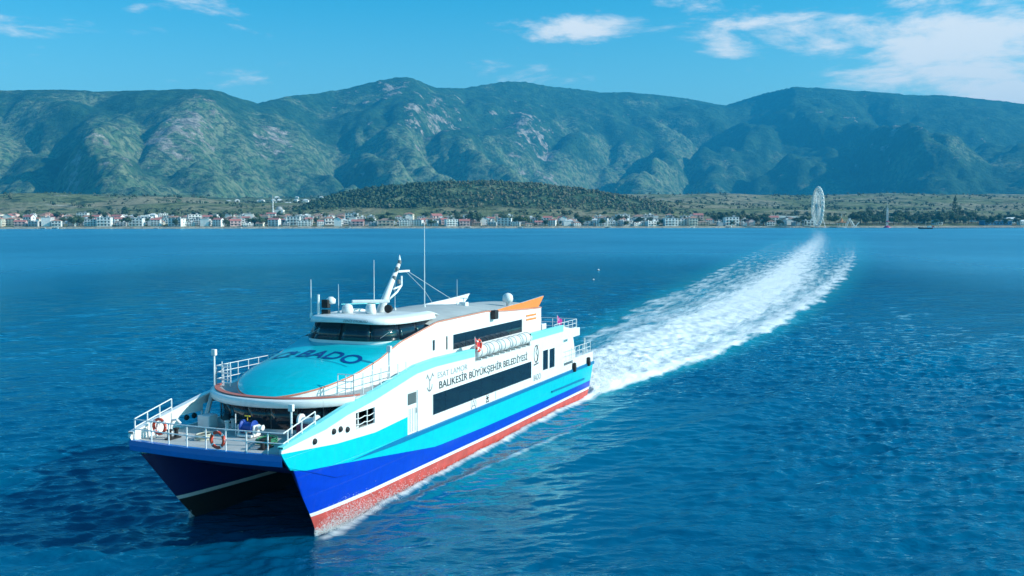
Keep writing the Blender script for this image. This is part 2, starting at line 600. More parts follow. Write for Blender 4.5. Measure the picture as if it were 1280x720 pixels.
def build_terrain():
    ys = [1240.0]
    while ys[-1] < 1500: ys.append(ys[-1] + 6)
    while ys[-1] < 10300: ys.append(ys[-1] + 6 + (ys[-1] - 1500) * 0.0048)
    ys = np.array(ys)
    cs = np.linspace(-0.92, 0.92, 780)
    Y = np.repeat(ys[:, None], len(cs), 1)
    X = cs[None, :] * (Y + 250)
    Z = ground(X, Y)
    nr, nc = Y.shape
    V = np.stack([X, Y, Z], -1).reshape(-1, 3)
    idx = np.arange(nr * nc).reshape(nr, nc)
    Q = np.stack([idx[:-1, :-1], idx[:-1, 1:], idx[1:, 1:], idx[1:, :-1]], -1).reshape(-1, 4)
    me = bpy.data.meshes.new('terrain')
    me.vertices.add(len(V)); me.vertices.foreach_set('co', V.ravel())
    me.loops.add(Q.size); me.loops.foreach_set('vertex_index', Q.ravel().astype(np.int32))
    me.polygons.add(len(Q)); me.polygons.foreach_set('loop_start', np.arange(0, Q.size, 4, dtype=np.int32))
    me.polygons.foreach_set('use_smooth', np.ones(len(Q), dtype=bool))
    me.update(calc_edges=True)
    x, y, z = V.T
    d = y - shore(x)
    b = 640 + FPX * x / np.maximum(y, 500)
    fy = np.interp(b, [p[0] for p in FOOT_Y], [p[1] for p in FOOT_Y])
    plain = 1 - sstep(-500, 300, y - fy + 300 * fbm(x / 500, y / 500, 3))
    mound = np.interp(x, [-420, -388, 250, 330], [0, 1, 1, 0]) * np.exp(-((y - 2080) / np.where(y < 2080, 190, 330)) ** 2)
    plain *= 1 - sstep(0.15, 0.4, mound)
    beach = (1 - sstep(10, 20, d))
    rock = np.zeros(len(V))
    # bare crags: places on the mountain flanks (x, y, reach)
    for (px, yy, rx, ry_, a) in [(235, 4700, 150, 420, .55), (345, 5200, 110, 300, .45), (75, 3900, 260, 330, .35), (540, 6400, 260, 500, .40),
                                 (490, 6700, 160, 250, .45), (660, 6900, 260, 500, .40), (585, 4700, 260, 350, .38), (770, 5200, 260, 320, .38),
                                 (1130, 6500, 300, 400, .25), (1090, 7600, 400, 300, .22), (890, 4500, 300, 300, .3), (300, 3500, 300, 200, .25)]:
        cx = (px - 640) / FPX * yy
        rock = np.maximum(rock, a * np.exp(-((x - cx) / rx) ** 2 - ((y - yy) / ry_) ** 2))
    hi = sstep(250, 800, z)
    wood_shade = 0.14 * sstep(820, 960, b + 40 * fbm(x / 900, y / 900, 2)) * (1 - plain) + 0.10 * hi - 0.07 * (1 - hi)  # right-hand mountains coloured darker for their shade; the rest is tree cover by height
    for n, arr in (('wood_shade', wood_shade), ('plain', plain), ('beach', beach), ('rock', rock)):
        at = me.attributes.new(n, 'FLOAT', 'POINT'); at.data.foreach_set('value', arr.astype(np.float32))
    me.materials.append(terrain_material())
    o = link('terrain', me); tag(o, 'green and rocky mountains behind a coastal plain and beach', None, kind='structure')


build_terrain()


def leaf_mass(centres, radii, heights, cols, name, label, facets=9):
    """many small trees joined into one mass: each an uneven cluster of leaf-clump faces"""
    V, F, M = [], [], []
    base = 0
    protos = []
    for k in range(8):
        pts, fcs = [], []
        for q in range(facets):
            th = random.uniform(0, 2 * PI); ph = math.acos(random.uniform(-0.35, 1)); rr = random.uniform(0.55, 1.0)
            c = Vector((math.cos(th) * math.sin(ph), math.sin(th) * math.sin(ph), math.cos(ph))) * rr
            n = (c + Vector((0, 0, .25))).normalized()
            t = n.orthogonal().normalized(); bt = n.cross(t)
            w = random.uniform(0.38, 0.62)
            o = len(pts)
            for a in range(4):
                aa = a * PI / 2 + random.uniform(-.4, .4)
                pts.append(c + (t * math.cos(aa) + bt * math.sin(aa)) * w * random.uniform(.7, 1.2) - n * random.uniform(0, .25))
            pts.append(c + n * .2)
            fcs += [(o, o + 1, o + 4), (o + 1, o + 2, o + 4), (o + 2, o + 3, o + 4), (o + 3, o, o + 4)]
        protos.append((np.array([tuple(p) for p in pts]), np.array(fcs)))
    for i, (c, r, h) in enumerate(zip(centres, radii, heights)):
        pv, pf = protos[i % 8]
        a = random.uniform(0, 2 * PI); ca, sa = math.cos(a), math.sin(a)
        q = np.empty_like(pv)
        q[:, 0] = (pv[:, 0] * ca - pv[:, 1] * sa) * r + c[0]
        q[:, 1] = (pv[:, 0] * sa + pv[:, 1] * ca) * r + c[1]
        q[:, 2] = (pv[:, 2] + 0.75) * h / 1.75 + c[2]
        V.append(q); F.append(pf + base); base += len(pv)
        M.append(np.full(len(pf), random.choice(range(len(cols))), dtype=np.int32))
    V = np.concatenate(V); F = np.concatenate(F); M = np.concatenate(M)
    me = bpy.data.meshes.new(name)
    me.vertices.add(len(V)); me.vertices.foreach_set('co', V.ravel())
    me.loops.add(F.size); me.loops.foreach_set('vertex_index', F.ravel().astype(np.int32))
    me.polygons.add(len(F)); me.polygons.foreach_set('loop_start', np.arange(0, F.size, 3, dtype=np.int32))
    me.update(calc_edges=True)
    for c in cols: me.materials.append(c)
    me.polygons.foreach_set('material_index', M)
    o = link(name, me)
    tag(o, label, 'trees', kind='stuff')
    return o


LEAF = [pmat('leaf_dark', (0.030, 0.062, 0.026), 0.8, var=0.25, scale=0.2), pmat('leaf_mid', (0.055, 0.095, 0.035), 0.8, var=0.25, scale=0.2),
        pmat('leaf_olive', (0.095, 0.105, 0.055), 0.8, var=0.25, scale=0.2), pmat('leaf_sunlit', (0.15, 0.14, 0.08), 0.8, var=0.2, scale=0.2)]
BARK = pmat('bark', (0.10, 0.075, 0.05), 0.9)


def build_woods():
    # wood on the mound
    n = 0; C, R, Hh = [], [], []
    while n < 5200:
        x = random.uniform(-410, 310); y = random.uniform(1850, 2420)
        m = np.interp(x, [-420, -388, 250, 330], [0, 1, 1, 0]) * math.exp(-((y - 2080) / (190 if y < 2080 else 330)) ** 2)
        if m < 0.12: continue
        if x > -120 and random.random() < 0.35: continue
        r = random.uniform(1.6, 5.0) * (1.0 if x < -150 else 0.85)
        if perlin(x / 55.0, y / 70.0) < random.uniform(-.55, .1): continue
        C.append((x, y)); R.append(r); Hh.append(r * random.uniform(1.5, 2.4)); n += 1
    z = ground([c[0] for c in C], [c[1] for c in C]) - 0.6
    left = [i for i, c in enumerate(C) if c[0] < -130 + random.gauss(0, 50)]  # shaded left end gets darker leaves, sunlit rest paler ones: light in the colour
    rest = [i for i in range(len(C)) if i not in set(left)]
    leaf_mass([(*C[i], z[i]) for i in left], [R[i] for i in left], [Hh[i] for i in left], [LEAF[0], LEAF[0], LEAF[1]], 'mound_shaded_wood',
              'wood on the left shoulder of the low mound, shade painted into its leaves')
    leaf_mass([(*C[i], z[i]) for i in rest], [R[i] for i in rest], [Hh[i] for i in rest], [LEAF[1], LEAF[2], LEAF[2], LEAF[3]], 'mound_sunlit_wood',
              'scrub and small trees over the top of the low mound, sunlight painted into their leaves')
    # groves on the plain behind the town
    C, R, Hh = [], [], []
    while len(C) < 2600:
        u = random.uniform(-40, 1320); y = 1500 + 2100 * random.random() ** 1.4
        x = (u - 640) / FPX * y
        if y - shore(x) < 330: continue
        if perlin(x / 130.0, y / 130.0) < random.uniform(-.1, .35): continue
        r = random.uniform(2.5, 6.0)
        C.append((x, y)); R.append(r); Hh.append(r * random.uniform(1.1, 1.7))
    z = ground([c[0] for c in C], [c[1] for c in C]) - 0.5
    leaf_mass([(*c, zz) for c, zz in zip(C, z)], R, Hh, [LEAF[0], LEAF[1], LEAF[2]], 'plain_groves', 'scattered olive groves on the plain behind the town', 7)


build_woods()

# ================================================================== SEA
BK = 1.0255  # overall size of the ferry
BO = np.array([2.75, 88.4]) * BK; BA = math.radians(22.35); TRIM = 0.010
BFX = np.array([-math.sin(BA), -math.cos(BA)]); BPY = np.array([math.cos(BA), -math.sin(BA)])
# wake line: from the ferry's stern back to the jetty by the big wheel (x, y, left half-width, right half-width)
WAKE = np.array([(2.75, 88.4, 4.6, 4.6), (9.0, 103.4, 7.0, 7.5), (16.5, 120.5, 11.0, 10.5), (31.5, 155, 17, 13), (46, 193, 20, 15), (63, 240, 22, 18),
                 (80, 292, 24, 21), (119, 412, 26, 27), (178, 595, 27, 32), (229, 751, 26, 34), (310, 1017, 24, 34), (366, 1199, 22, 30), (425, 1440, 20, 24)], float)


def wake_coords(x, y):
    """arc length along the wake, signed offset (right positive), half widths"""
    best = np.full(x.shape, 1e9); U = np.zeros(x.shape); Vv = np.zeros(x.shape); HL = np.ones(x.shape); HR = np.ones(x.shape)
    s0 = 0.0
    # smooth the polyline
    t = np.linspace(0, len(WAKE) - 1, 90)
    W = np.stack([np.interp(t, range(len(WAKE)), WAKE[:, k]) for k in range(4)], 1)
    for k in range(2):
        ker = np.ones(5) / 5
        P = np.pad(W, ((2, 2), (0, 0)), 'edge')
        W2 = np.stack([np.convolve(P[:, j], ker, 'valid') for j in range(4)], 1)
        W2[0] = W[0]; W = W2
    for i in range(len(W) - 1):
        a, b = W[i, :2], W[i + 1, :2]
        e = b - a; ln = np.hypot(*e); e = e / ln
        rx, ry = x - a[0], y - a[1]
        tt = rx * e[0] + ry * e[1]
        lo = -60.0 if i == 0 else 0.0
        tc = np.clip(tt, 0.0, ln)
        dx, dy = rx - tc * e[0], ry - tc * e[1]
        d = np.hypot(dx, dy)
        m = d < best
        off = rx * e[1] - ry * e[0]
        best[m] = d[m]; U[m] = (s0 + (tt if i == 0 else tc))[m]; Vv[m] = (np.sign(off) * d)[m]
        f = tc / ln
        HL[m] = (W[i, 2] * (1 - f) + W[i + 1, 2] * f)[m]; HR[m] = (W[i, 3] * (1 - f) + W[i + 1, 3] * f)[m]
        s0 += ln
    return U, Vv, HL, HR


def sea_material():
    m = bpy.data.materials.new('sea_water')
    m.use_nodes = True
    nt = m.node_tree; N, L = nt.nodes, nt.links
    b = N['Principled BSDF']; out = N['Material Output']
    geo = N.new('ShaderNodeNewGeometry')

    def attr(n):
        a = N.new('ShaderNodeAttribute'); a.attribute_name = n; return a.outputs['Fac']

    def noise(vec, scale, detail, rough=0.55, dist=0.0):
        n = N.new('ShaderNodeTexNoise'); n.inputs['Scale'].default_value = scale
        n.inputs['Detail'].default_value = detail; n.inputs['Roughness'].default_value = rough; n.inputs['Distortion'].default_value = dist
        L.new(vec, n.inputs['Vector']); return n.outputs[0]

    def ramp(src, a, c, lo=0.0, hi=1.0):
        r = N.new('ShaderNodeMapRange'); r.interpolation_type = 'SMOOTHSTEP'
        r.inputs[1].default_value = a; r.inputs[2].default_value = c; r.inputs[3].default_value = lo; r.inputs[4].default_value = hi
        L.new(src, r.inputs[0]); return r.outputs[0]

    def math_(op, a, c):
        x = N.new('ShaderNodeMath'); x.operation = op
        for i, q in ((0, a), (1, c)):
            if hasattr(q, 'links'): L.new(q, x.inputs[i])
            else: x.inputs[i].default_value = q
        return x.outputs[0]

    def mixc(f, a, c):
        x = N.new('ShaderNodeMix'); x.data_type = 'RGBA'
        L.new(f, x.inputs[0])
        for i, q in ((6, a), (7, c)):
            if hasattr(q, 'links'): L.new(q, x.inputs[i])
            else: x.inputs[i].default_value = (*q, 1)
        return x.outputs[2]
    P = geo.outputs['Position']
    mp = N.new('ShaderNodeMapping'); mp.inputs['Scale'].default_value = (0.55, 1.0, 1.0); mp.inputs['Rotation'].default_value = (0, 0, math.radians(-14))
    L.new(P, mp.inputs[0])
    # water body colour: deep blue, turquoise in the aerated wake and off the port side
    deep = mixc(ramp(noise(P, 0.02, 3), 0.35, 0.65), (0.0, 0.064, 0.150), (0.0, 0.092, 0.186))
    body = mixc(attr('air'), deep, (0.01, 0.24, 0.30))
    N.remove(b)
    df = N.new('ShaderNodeBsdfDiffuse'); L.new(body, df.inputs['Color'])
    gl = N.new('ShaderNodeBsdfGlossy'); gl.inputs['Color'].default_value = (0.44, 0.92, 1.0, 1)
    L.new(attr('rough'), gl.inputs['Roughness'])
    fr = N.new('ShaderNodeFresnel'); fr.inputs['IOR'].default_value = 1.40
    wat = N.new('ShaderNodeMixShader')
    L.new(fr.outputs[0], wat.inputs[0]); L.new(df.outputs[0], wat.inputs[1]); L.new(gl.outputs[0], wat.inputs[2])
    h1 = noise(mp.outputs[0], 0.55, 5, 0.6, 0.3)
    h2 = noise(mp.outputs[0], 2.2, 4, 0.6)
    hh = math_('ADD', math_('MULTIPLY', h1, 1.0), math_('MULTIPLY', h2, 0.30))
    calm = math_('MULTIPLY', ramp(noise(P, 0.0045, 3, 0.5), 0.35, 0.65, 0.55, 1.0), math_('SUBTRACT', 1.0, math_('MULTIPLY', attr('lee'), 0.8)))
    bp = N.new('ShaderNodeBump'); bp.inputs['Distance'].default_value = 0.80
    L.new(math_('MULTIPLY', calm, 0.60), bp.inputs['Strength'])
    L.new(hh, bp.inputs['Height']); [L.new(bp.outputs[0], q.inputs['Normal']) for q in (df, gl, fr)]
    # foam: lacy, streaked along the wake
    cb = N.new('ShaderNodeCombineXYZ')
    L.new(math_('MULTIPLY', attr('wake_u'), 0.14), cb.inputs[0]); L.new(attr('wake_v'), cb.inputs[1])
    f1 = noise(cb.outputs[0], 0.55, 8, 0.68, 0.4)
    f2 = noise(P, 0.9, 8, 0.7, 0.6)
    f3 = noise(P, 4.0, 4, 0.65)
    fn = math_('ADD', math_('ADD', math_('MULTIPLY', f1, 0.70), math_('MULTIPLY', f2, 0.21)), math_('MULTIPLY', f3, 0.09))
    q = math_('ADD', fn, attr('foam'))
    fm = ramp(q, 0.86, 1.24)
    foam = N.new('ShaderNodeBsdfPrincipled')
    foam.inputs['Base Color'].default_value = (0.80, 0.82, 0.83, 1)
    foam.inputs['Roughness'].default_value = 0.9
    foam.inputs['Specular IOR Level'].default_value = 0.1
    fb = N.new('ShaderNodeBump'); fb.inputs['Distance'].default_value = 0.5; fb.inputs['Strength'].default_value = 0.4
    L.new(fn, fb.inputs['Height']); L.new(fb.outputs[0], foam.inputs['Normal'])
    ms = N.new('ShaderNodeMixShader')
    L.new(fm, ms.inputs[0]); L.new(wat.outputs[0], ms.inputs[1]); L.new(foam.outputs[0], ms.inputs[2])
    L.new(ms.outputs[0], out.inputs['Surface'])
    return m


def axis(lo, hi, step, a, b, g):
    v = list(np.arange(lo, hi, step))
    s, x = step, v[-1]
    while x < b:
        s *= g; x += s; v.append(x)
    s, x = step, v[0]
    left = []
    while x > a:
        s *= g; x -= s; left.append(x)
    return np.array(left[::-1] + v)


def build_sea():
    xs = axis(-34, 44, 0.175, -7500, 7500, 1.035)
    ys = axis(40, 104, 0.175, -260, 1640, 1.0115)
    X, Y = np.meshgrid(xs, ys)
    nr, nc = X.shape
    x = X.ravel().copy(); y = Y.ravel().copy()
    r = np.hypot(x, y)
    # local spacing: waves shorter than the mesh can carry fade out
    sp = np.maximum(np.repeat(np.gradient(ys), nc), np.tile(np.gradient(xs), nr))
    z = np.zeros(x.size); dxx = np.zeros(x.size); dyy = np.zeros(x.size)
    lams = np.concatenate([np.geomspace(0.65, 1.9, 44), np.geomspace(1.9, 7.5, 30)])
    for lam in lams:
        th = PI / 2 + math.radians(18) + random.gauss(0, 0.55)
        k = 2 * PI / lam
        amp = 0.0078 * lam ** 0.58 * random.uniform(0.6, 1.3)
        fade = 1 - sstep(0.28, 0.5, sp / lam)
        m = fade > 0
        ph = k * (x[m] * math.cos(th) + y[m] * math.sin(th)) + random.uniform(0, 2 * PI)
        s, c = np.sin(ph), np.cos(ph)
        z[m] += amp * c * fade[m]
        dxx[m] -= 0.75 * amp * s * math.cos(th) * fade[m]; dyy[m] -= 0.75 * amp * s * math.sin(th) * fade[m]
    patch = 0.72 + 0.55 * sstep(-0.3, 0.45, fbm(x / 26, y / 40, 2))
    # the lee of the hull: smoother water to port
    lx, ly = x - BO[0], y - BO[1]
    lbx = (lx * BFX[0] + ly * BFX[1]) / BK; lby = (lx * BPY[0] + ly * BPY[1]) / BK
    lee = sstep(-8, 6, lbx) * sstep(46, 34, lbx) * sstep(1, 4, lby) * sstep(27, 12, lby)
    patch *= 1 - 0.62 * lee
    z *= patch
    U, Vv, HL, HR = wake_coords(x, y)
    half = np.where(Vv < 0, HL, HR)
    vn = np.abs(Vv) / half
    inside = (U > -1.5)
    # boat frame
    rx, ry = x - BO[0], y - BO[1]
    bx = (rx * BFX[0] + ry * BFX[1]) / BK; by = (rx * BPY[0] + ry * BPY[1]) / BK
    foam = np.full(x.size, 0.0)
    fade = np.interp(U, [-2, 0, 40, 120, 300, 700, 1200, 1500], [1.0, 1.05, 0.97, 0.90, 0.76, 0.62, 0.50, 0.34])
    edge = 1 - sstep(0.70, 1.10, vn + 0.16 * fbm(U / 9, Vv / 5, 3))
    core = np.exp(-((Vv - 0.05 * HR) / np.minimum(0.30 * HR + 1.2, 6.5)) ** 2)
    rband = np.exp(-((Vv / HR - 0.80) / 0.16) ** 2)
    lband = np.exp(-((Vv / HL + 0.86) / 0.12) ** 2)
    dens = np.where(Vv < 0, 0.53, 0.51) + 0.37 * core + 0.30 * rband * np.interp(U, [0, 200, 500], [1, .9, .35]) + 0.14 * lband
    dens = np.where(U < 35, dens + 0.22 * (1 - U / 35), dens)
    # a clear blue window just behind the starboard quarter
    hole = np.exp(-((U - 26) / 12) ** 2 - ((Vv + 8.5) / 3.2) ** 2)
    foam = np.where(inside, edge * (dens * fade - 0.32 * hole) * 1.0, 0)
    # along the hull: thin churned line on either side, wider aft; spray curl at the stems
    for sgn in (1, -1):
        dy = sgn * by - 4.25
        w = np.interp(bx, [-2, 5, 30, 41, 44], [1.1, 0.8, 0.55, 0.9, 0.2])
        ln = np.exp(-((dy - 0.15) / w) ** 2) * ((bx > -2) & (bx < 43.2))
        foam = np.maximum(foam, ln * np.interp(bx, [-2, 8, 30, 38, 42, 43.2], [.85, .60, .60, .60, .52, 0.0]))
        z += 0.34 * np.exp(-((dy - 0.1) / 0.55) ** 2) * sstep(0, 8, bx) * sstep(41, 36, bx)
        # diverging bow wave crest
        off = dy - (41 - bx) * 0.115 - 0.4
        cr = np.exp(-(off / (0.28 + 0.012 * np.clip(41 - bx, 0, 100))) ** 2) * sstep(42, 36, bx) * np.interp(bx, [-60, -10, 20, 40], [0, 0.5, .8, 0.6])
        z += 0.20 * cr
        foam = np.maximum(foam, 0.60 * cr * sstep(-8, 14, bx))
        # second, older crest further out
        off2 = dy - (41 - bx) * 0.34 - 0.5
        cr2 = np.exp(-(off2 / (0.7 + 0.02 * np.clip(41 - bx, 0, 200))) ** 2) * sstep(38, 20, bx) * np.interp(bx, [-260, -120, -20, 20, 40], [0, .6, 1, .7, 0])
        z += 0.30 * cr2
    # humps of churned water in the wake
    wk = np.where(inside, edge, 0)
    hump = np.interp(U, [-2, 0, 6, 14, 40, 120, 400], [0, 0.7, 1.7, 1.1, 0.5, 0.22, 0.05]) * np.exp(-(Vv / (0.75 * half)) ** 4)
    z += np.where(inside, wk * hump * (0.75 + 0.5 * fbm(x / 2.1, y / 2.1, 3)), 0)
    z += np.where(inside, 0.35 * rband * edge * np.interp(U, [0, 20, 300, 600], [0, 1, .5, 0]), 0)
    inhull = (np.abs(by) < 4.3) & (bx > -1) & (bx < 43)
    z = np.where(inhull, z * 0.4, z)
    air = np.clip(1.5 * np.where(inside, 1 - sstep(0.75, 1.25, vn), 0) * np.interp(U, [0, 60, 300, 900], [.9, .7, .45, .2]), 0, .8)
    side = np.exp(-((by - 6.2) / 2.4) ** 2) * sstep(-6, 6, bx) * sstep(40, 26, bx)  # turquoise band beside the port hull
    air = np.maximum(air, 0.40 * side)
    # ripples too small for the mesh out there become roughness
    rough = 0.03 + 0.27 * sstep(0.3, 5.0, sp)
    V = np.stack([x + dxx * 0.9, y + dyy * 0.9, z], -1)
    idx = np.arange(nr * nc).reshape(nr, nc)
    Q = np.stack([idx[:-1, :-1], idx[:-1, 1:], idx[1:, 1:], idx[1:, :-1]], -1).reshape(-1, 4)
    me = bpy.data.meshes.new('sea')
    me.vertices.add(len(V)); me.vertices.foreach_set('co', V.ravel())
    me.loops.add(Q.size); me.loops.foreach_set('vertex_index', Q.ravel().astype(np.int32))
    me.polygons.add(len(Q)); me.polygons.foreach_set('loop_start', np.arange(0, Q.size, 4, dtype=np.int32))
    me.polygons.foreach_set('use_smooth', np.ones(len(Q), dtype=bool))
    me.update(calc_edges=True)
    for n, arr in (('foam', foam), ('air', air), ('lee', lee), ('rough', rough), ('wake_u', U), ('wake_v', Vv)):
        at = me.attributes.new(n, 'FLOAT', 'POINT'); at.data.foreach_set('value', arr.astype(np.float32))
    me.materials.append(sea_material())
    o = link('sea', me); tag(o, 'rippled deep blue sea with the white foaming wake of the ferry', None, kind='structure')


build_sea()

# ================================================================== FERRY
BM = Matrix.Translation((BO[0], BO[1], CAMH * (1 - BK))) @ Euler((0, -TRIM, -PI / 2 - BA)).to_matrix().to_4x4() @ Matrix.Scale(BK, 4)
ferry = empty('catamaran_ferry')
ferry.matrix_world = BM
tag(ferry, 'white, cyan and blue passenger catamaran speeding with a white wake behind', 'ferry')


def loose(o, M=None):
    """a thing of its own that rests on the ferry: put it at its place on board"""
    o.matrix_world = BM @ (M if M is not None else Matrix())
    return o


# --- hull lines ---------------------------------------------------
def t_tab(tab):
    xs = np.array([p[0] for p in tab], float); ys = np.array([p[1] for p in tab], float)
    return lambda x: float(np.interp(x, xs, ys))


STEM = [(-1.2, 40.5), (0.0, 41.7), (1.2, 42.65), (3.3, 44.25), (4.7, 45.45), (5.2, 45.75)]
xs_ = t_tab(STEM)
zs_ = t_tab([(b, a) for a, b in STEM])
b_ = t_tab([(-1, 1.80), (10, 1.80), (23, 1.90), (30, 2.05), (37.2, 2.94), (40.5, 3.34), (43.5, 3.66), (45.8, 4.15)])
st_ = t_tab([(-1, 1.28), (20, 1.22), (43, 1.34)])
rub_ = lambda x: max(3.30, b_(x) + 0.04)
top_ = t_tab([(-1, 4.3), (7.35, 4.3), (7.4, 7.22), (14.7, 7.22), (14.75, 6.45), (24.5, 6.45), (24.55, 7.22), (30, 7.30), (32.6, 7.20), (34.1, 6.95),
              (37.2, 6.45), (40.0, 6.12), (43.1, 5.55), (45.75, 5.02)])
ctop_ = t_tab([(33.66, 4.50), (37.2, 4.30), (41, 4.45), (45.75, 4.90)])


def ystem(z):
    return float(np.interp(z, [-1.2, 0, 1.2, 4.0, 5.2], [3.2, 3.75, 4.02, 4.40, 4.46]))


def yfull(z):
    return float(np.interp(z, [-1.2, 0, 1.2, 3.3, 5], [3.2, 4.22, 4.38, 4.5, 4.5]))


def yout(x, z):
    t = min(1.0, max(0.0, (xs_(z) - x) / 5.0)) ** 0.6
    return ystem(z) + (yfull(z) - ystem(z)) * t


def yin(x, z):
    t = min(1.0, max(0.0, (xs_(z) - x) / 13.0)) ** 0.8
    full = float(np.interp(z, [-1.2, 0.2, 4.5], [3.2, 2.1, 1.8]))
    return ystem(z) + (full - ystem(z)) * t


TS = np.concatenate([np.linspace(0, 0.12, 14)[:-1], np.linspace(0.12, 1, 40)])


def hull_row(zf, yf):
    x0 = 45.0
    for _ in range(30): x0 = xs_(zf(x0))
    row = []
    for t in TS:
        x = x0 + (-0.55 - x0) * t
        z = zf(x)
        xx = x + (0.35 * (3.3 - z) * t if t > 0.97 else 0) * (1 if t == 1 else 0.5)
        row.append((xx, yf(x, z), z))
    return row


def build_hull(sg):
    out = [hull_row(f, yout) for f in (lambda x: -1.2, lambda x: 0.2, lambda x: st_(x) - 0.2, st_, b_, rub_)]
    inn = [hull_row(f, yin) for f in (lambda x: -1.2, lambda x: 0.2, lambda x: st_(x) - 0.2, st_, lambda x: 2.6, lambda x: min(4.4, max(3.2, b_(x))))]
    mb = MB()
    for (rows, mats) in ((out, (0, 0, 1, 2, 3)), (inn, (4, 4, 1, 5, 5))):  # inner faces: tunnel shade put into the colour, navy over black
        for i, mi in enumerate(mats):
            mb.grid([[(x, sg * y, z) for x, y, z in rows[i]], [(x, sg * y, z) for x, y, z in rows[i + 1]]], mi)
    # transom
    end = [(r[-1][0], sg * r[-1][1], r[-1][2]) for r in out] + [(r[-1][0], sg * r[-1][1], r[-1][2]) for r in inn[::-1]]
    mb.add(end, [tuple(range(len(end)))], 2)
    import bmesh
    me = mb.mesh('demihull', [RED, WHITE, BLUE, CYAN, BLACK, SHADE_NAVY])
    bm = bmesh.new(); bm.from_mesh(me); bmesh.ops.remove_doubles(bm, verts=bm.verts, dist=0.004)
    bmesh.ops.recalc_face_normals(bm, faces=bm.faces); bm.to_mesh(me); bm.free()
    o = link('demihull', me, ferry); smooth_angle(o, 30)
    rub = MB()
    xs = np.linspace(-0.6, 39.6, 40)
    rows = [[(x, sg * (yout(x, rub_(x)) - .01 + d * min(1, (40.4 - x) / 4)), rub_(x) + h * min(1, (40.2 - x) / 6)) for x in xs] for d, h in ((0.0, -0.15), (0.10, -0.11), (0.10, 0.11), (0.0, 0.15))]
    rub.grid(rows); rub.build('rub_rail', RUBBLUE, ferry)
    if True:  # short spray rail low on the quarter
        r2 = MB(); r2.prism([(2.0, 2.15), (10.0, 2.25), (10.0, 2.36), (2.0, 2.27)], sg * 4.40, sg * 4.56, 'y'); r2.build('spray_rail', RUBBLUE, ferry)


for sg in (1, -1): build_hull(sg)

# tunnel roof between the hulls and the blue deck edge across the bow
def bow_x(y): return 45.5 + 0.28 * (1 - (y / 4.46) ** 2)


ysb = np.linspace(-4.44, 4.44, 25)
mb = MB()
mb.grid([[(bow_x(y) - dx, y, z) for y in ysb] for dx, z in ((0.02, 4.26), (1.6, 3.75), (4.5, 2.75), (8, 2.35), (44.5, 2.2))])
mb.build('tunnel_roof', SHADE_NAVY, ferry)
mb = MB()
mb.grid([[(bow_x(y) - dx, y, z) for y in ysb] for dx, z in ((0.3, 4.76), (0.02, 4.76), (0.0, 4.5), (0.03, 4.25))])
mb.build('bow_edge', MIDBLUE, ferry)
mb = MB()
mb.grid([[(bow_x(y) - dx, y * 0.995, 4.70) for y in ysb] for dx in (0.1, 3, 6.5, 9)])
mb.build('fore_deck', DECK, ferry)
mb = MB().prism([(-0.5, -4.3), (9.5, -4.3), (9.5, 4.3), (-0.5, 4.3)], 3.05, 3.32, 'z')
mb.build('aft_deck', DECK, ferry)


# --- side walls with openings -------------------------------------
def strip_wall(xcols, levels_fn, hole_fn, yfn, sg):
    """columns of quads; levels_fn(x, mid) -> ordered [(z, material above)], hole_fn(mid) -> (lo, hi) or None"""
    mb = MB()
    for xa, xb in zip(xcols[:-1], xcols[1:]):
        mid = (xa + xb) / 2
        la, lb = levels_fn(xa, mid), levels_fn(xb, mid)
        h = hole_fn(mid)
        if h:
            for ls in (la, lb):
                zs = [q[0] for q in ls]
                mt = [q[1] for q in ls if q[0] <= h[0] + 1e-6][-1]
                ls.append((h[0], -1)); ls.append((h[1], mt)); ls.sort(key=lambda q: q[0])
        for i in range(len(la) - 1):
            m = la[i][1]
            if m < 0: continue
            z0a, z1a, z0b, z1b = la[i][0], la[i + 1][0], lb[i][0], lb[i + 1][0]
            if z1a - z0a < 1e-4 and z1b - z0b < 1e-4: continue
            mb.add([(xa, sg * yfn(xa, z0a), z0a), (xb, sg * yfn(xb, z0b), z0b), (xb, sg * yfn(xb, z1b), z1b), (xa, sg * yfn(xa, z1a), z1a)], [(0, 1, 2, 3)], m)
    return mb


def frame_box(mb, x0, x1, z0, z1, ya, yb, w=0.05):
    """rebate lining a window opening"""
    for a in ((x0 - w, x0, z0 - w, z1 + w), (x1, x1 + w, z0 - w, z1 + w), (x0, x1, z0 - w, z0), (x0, x1, z1, z1 + w)):
        mb.prism([(a[0], a[2]), (a[1], a[2]), (a[1], a[3]), (a[0], a[3])], ya, yb, 'y')
    return mb


HOLES = [(37.3, 39.2, 4.82, 5.66), (32.45, 33.66, 3.40, 5.84), (14.5, 30.54, 4.04, 5.27), (10.95, 12.05, 4.25, 5.76), (9.45, 10.6, 4.22, 5.72), (5.0, 7.2, 3.95, 4.2)]


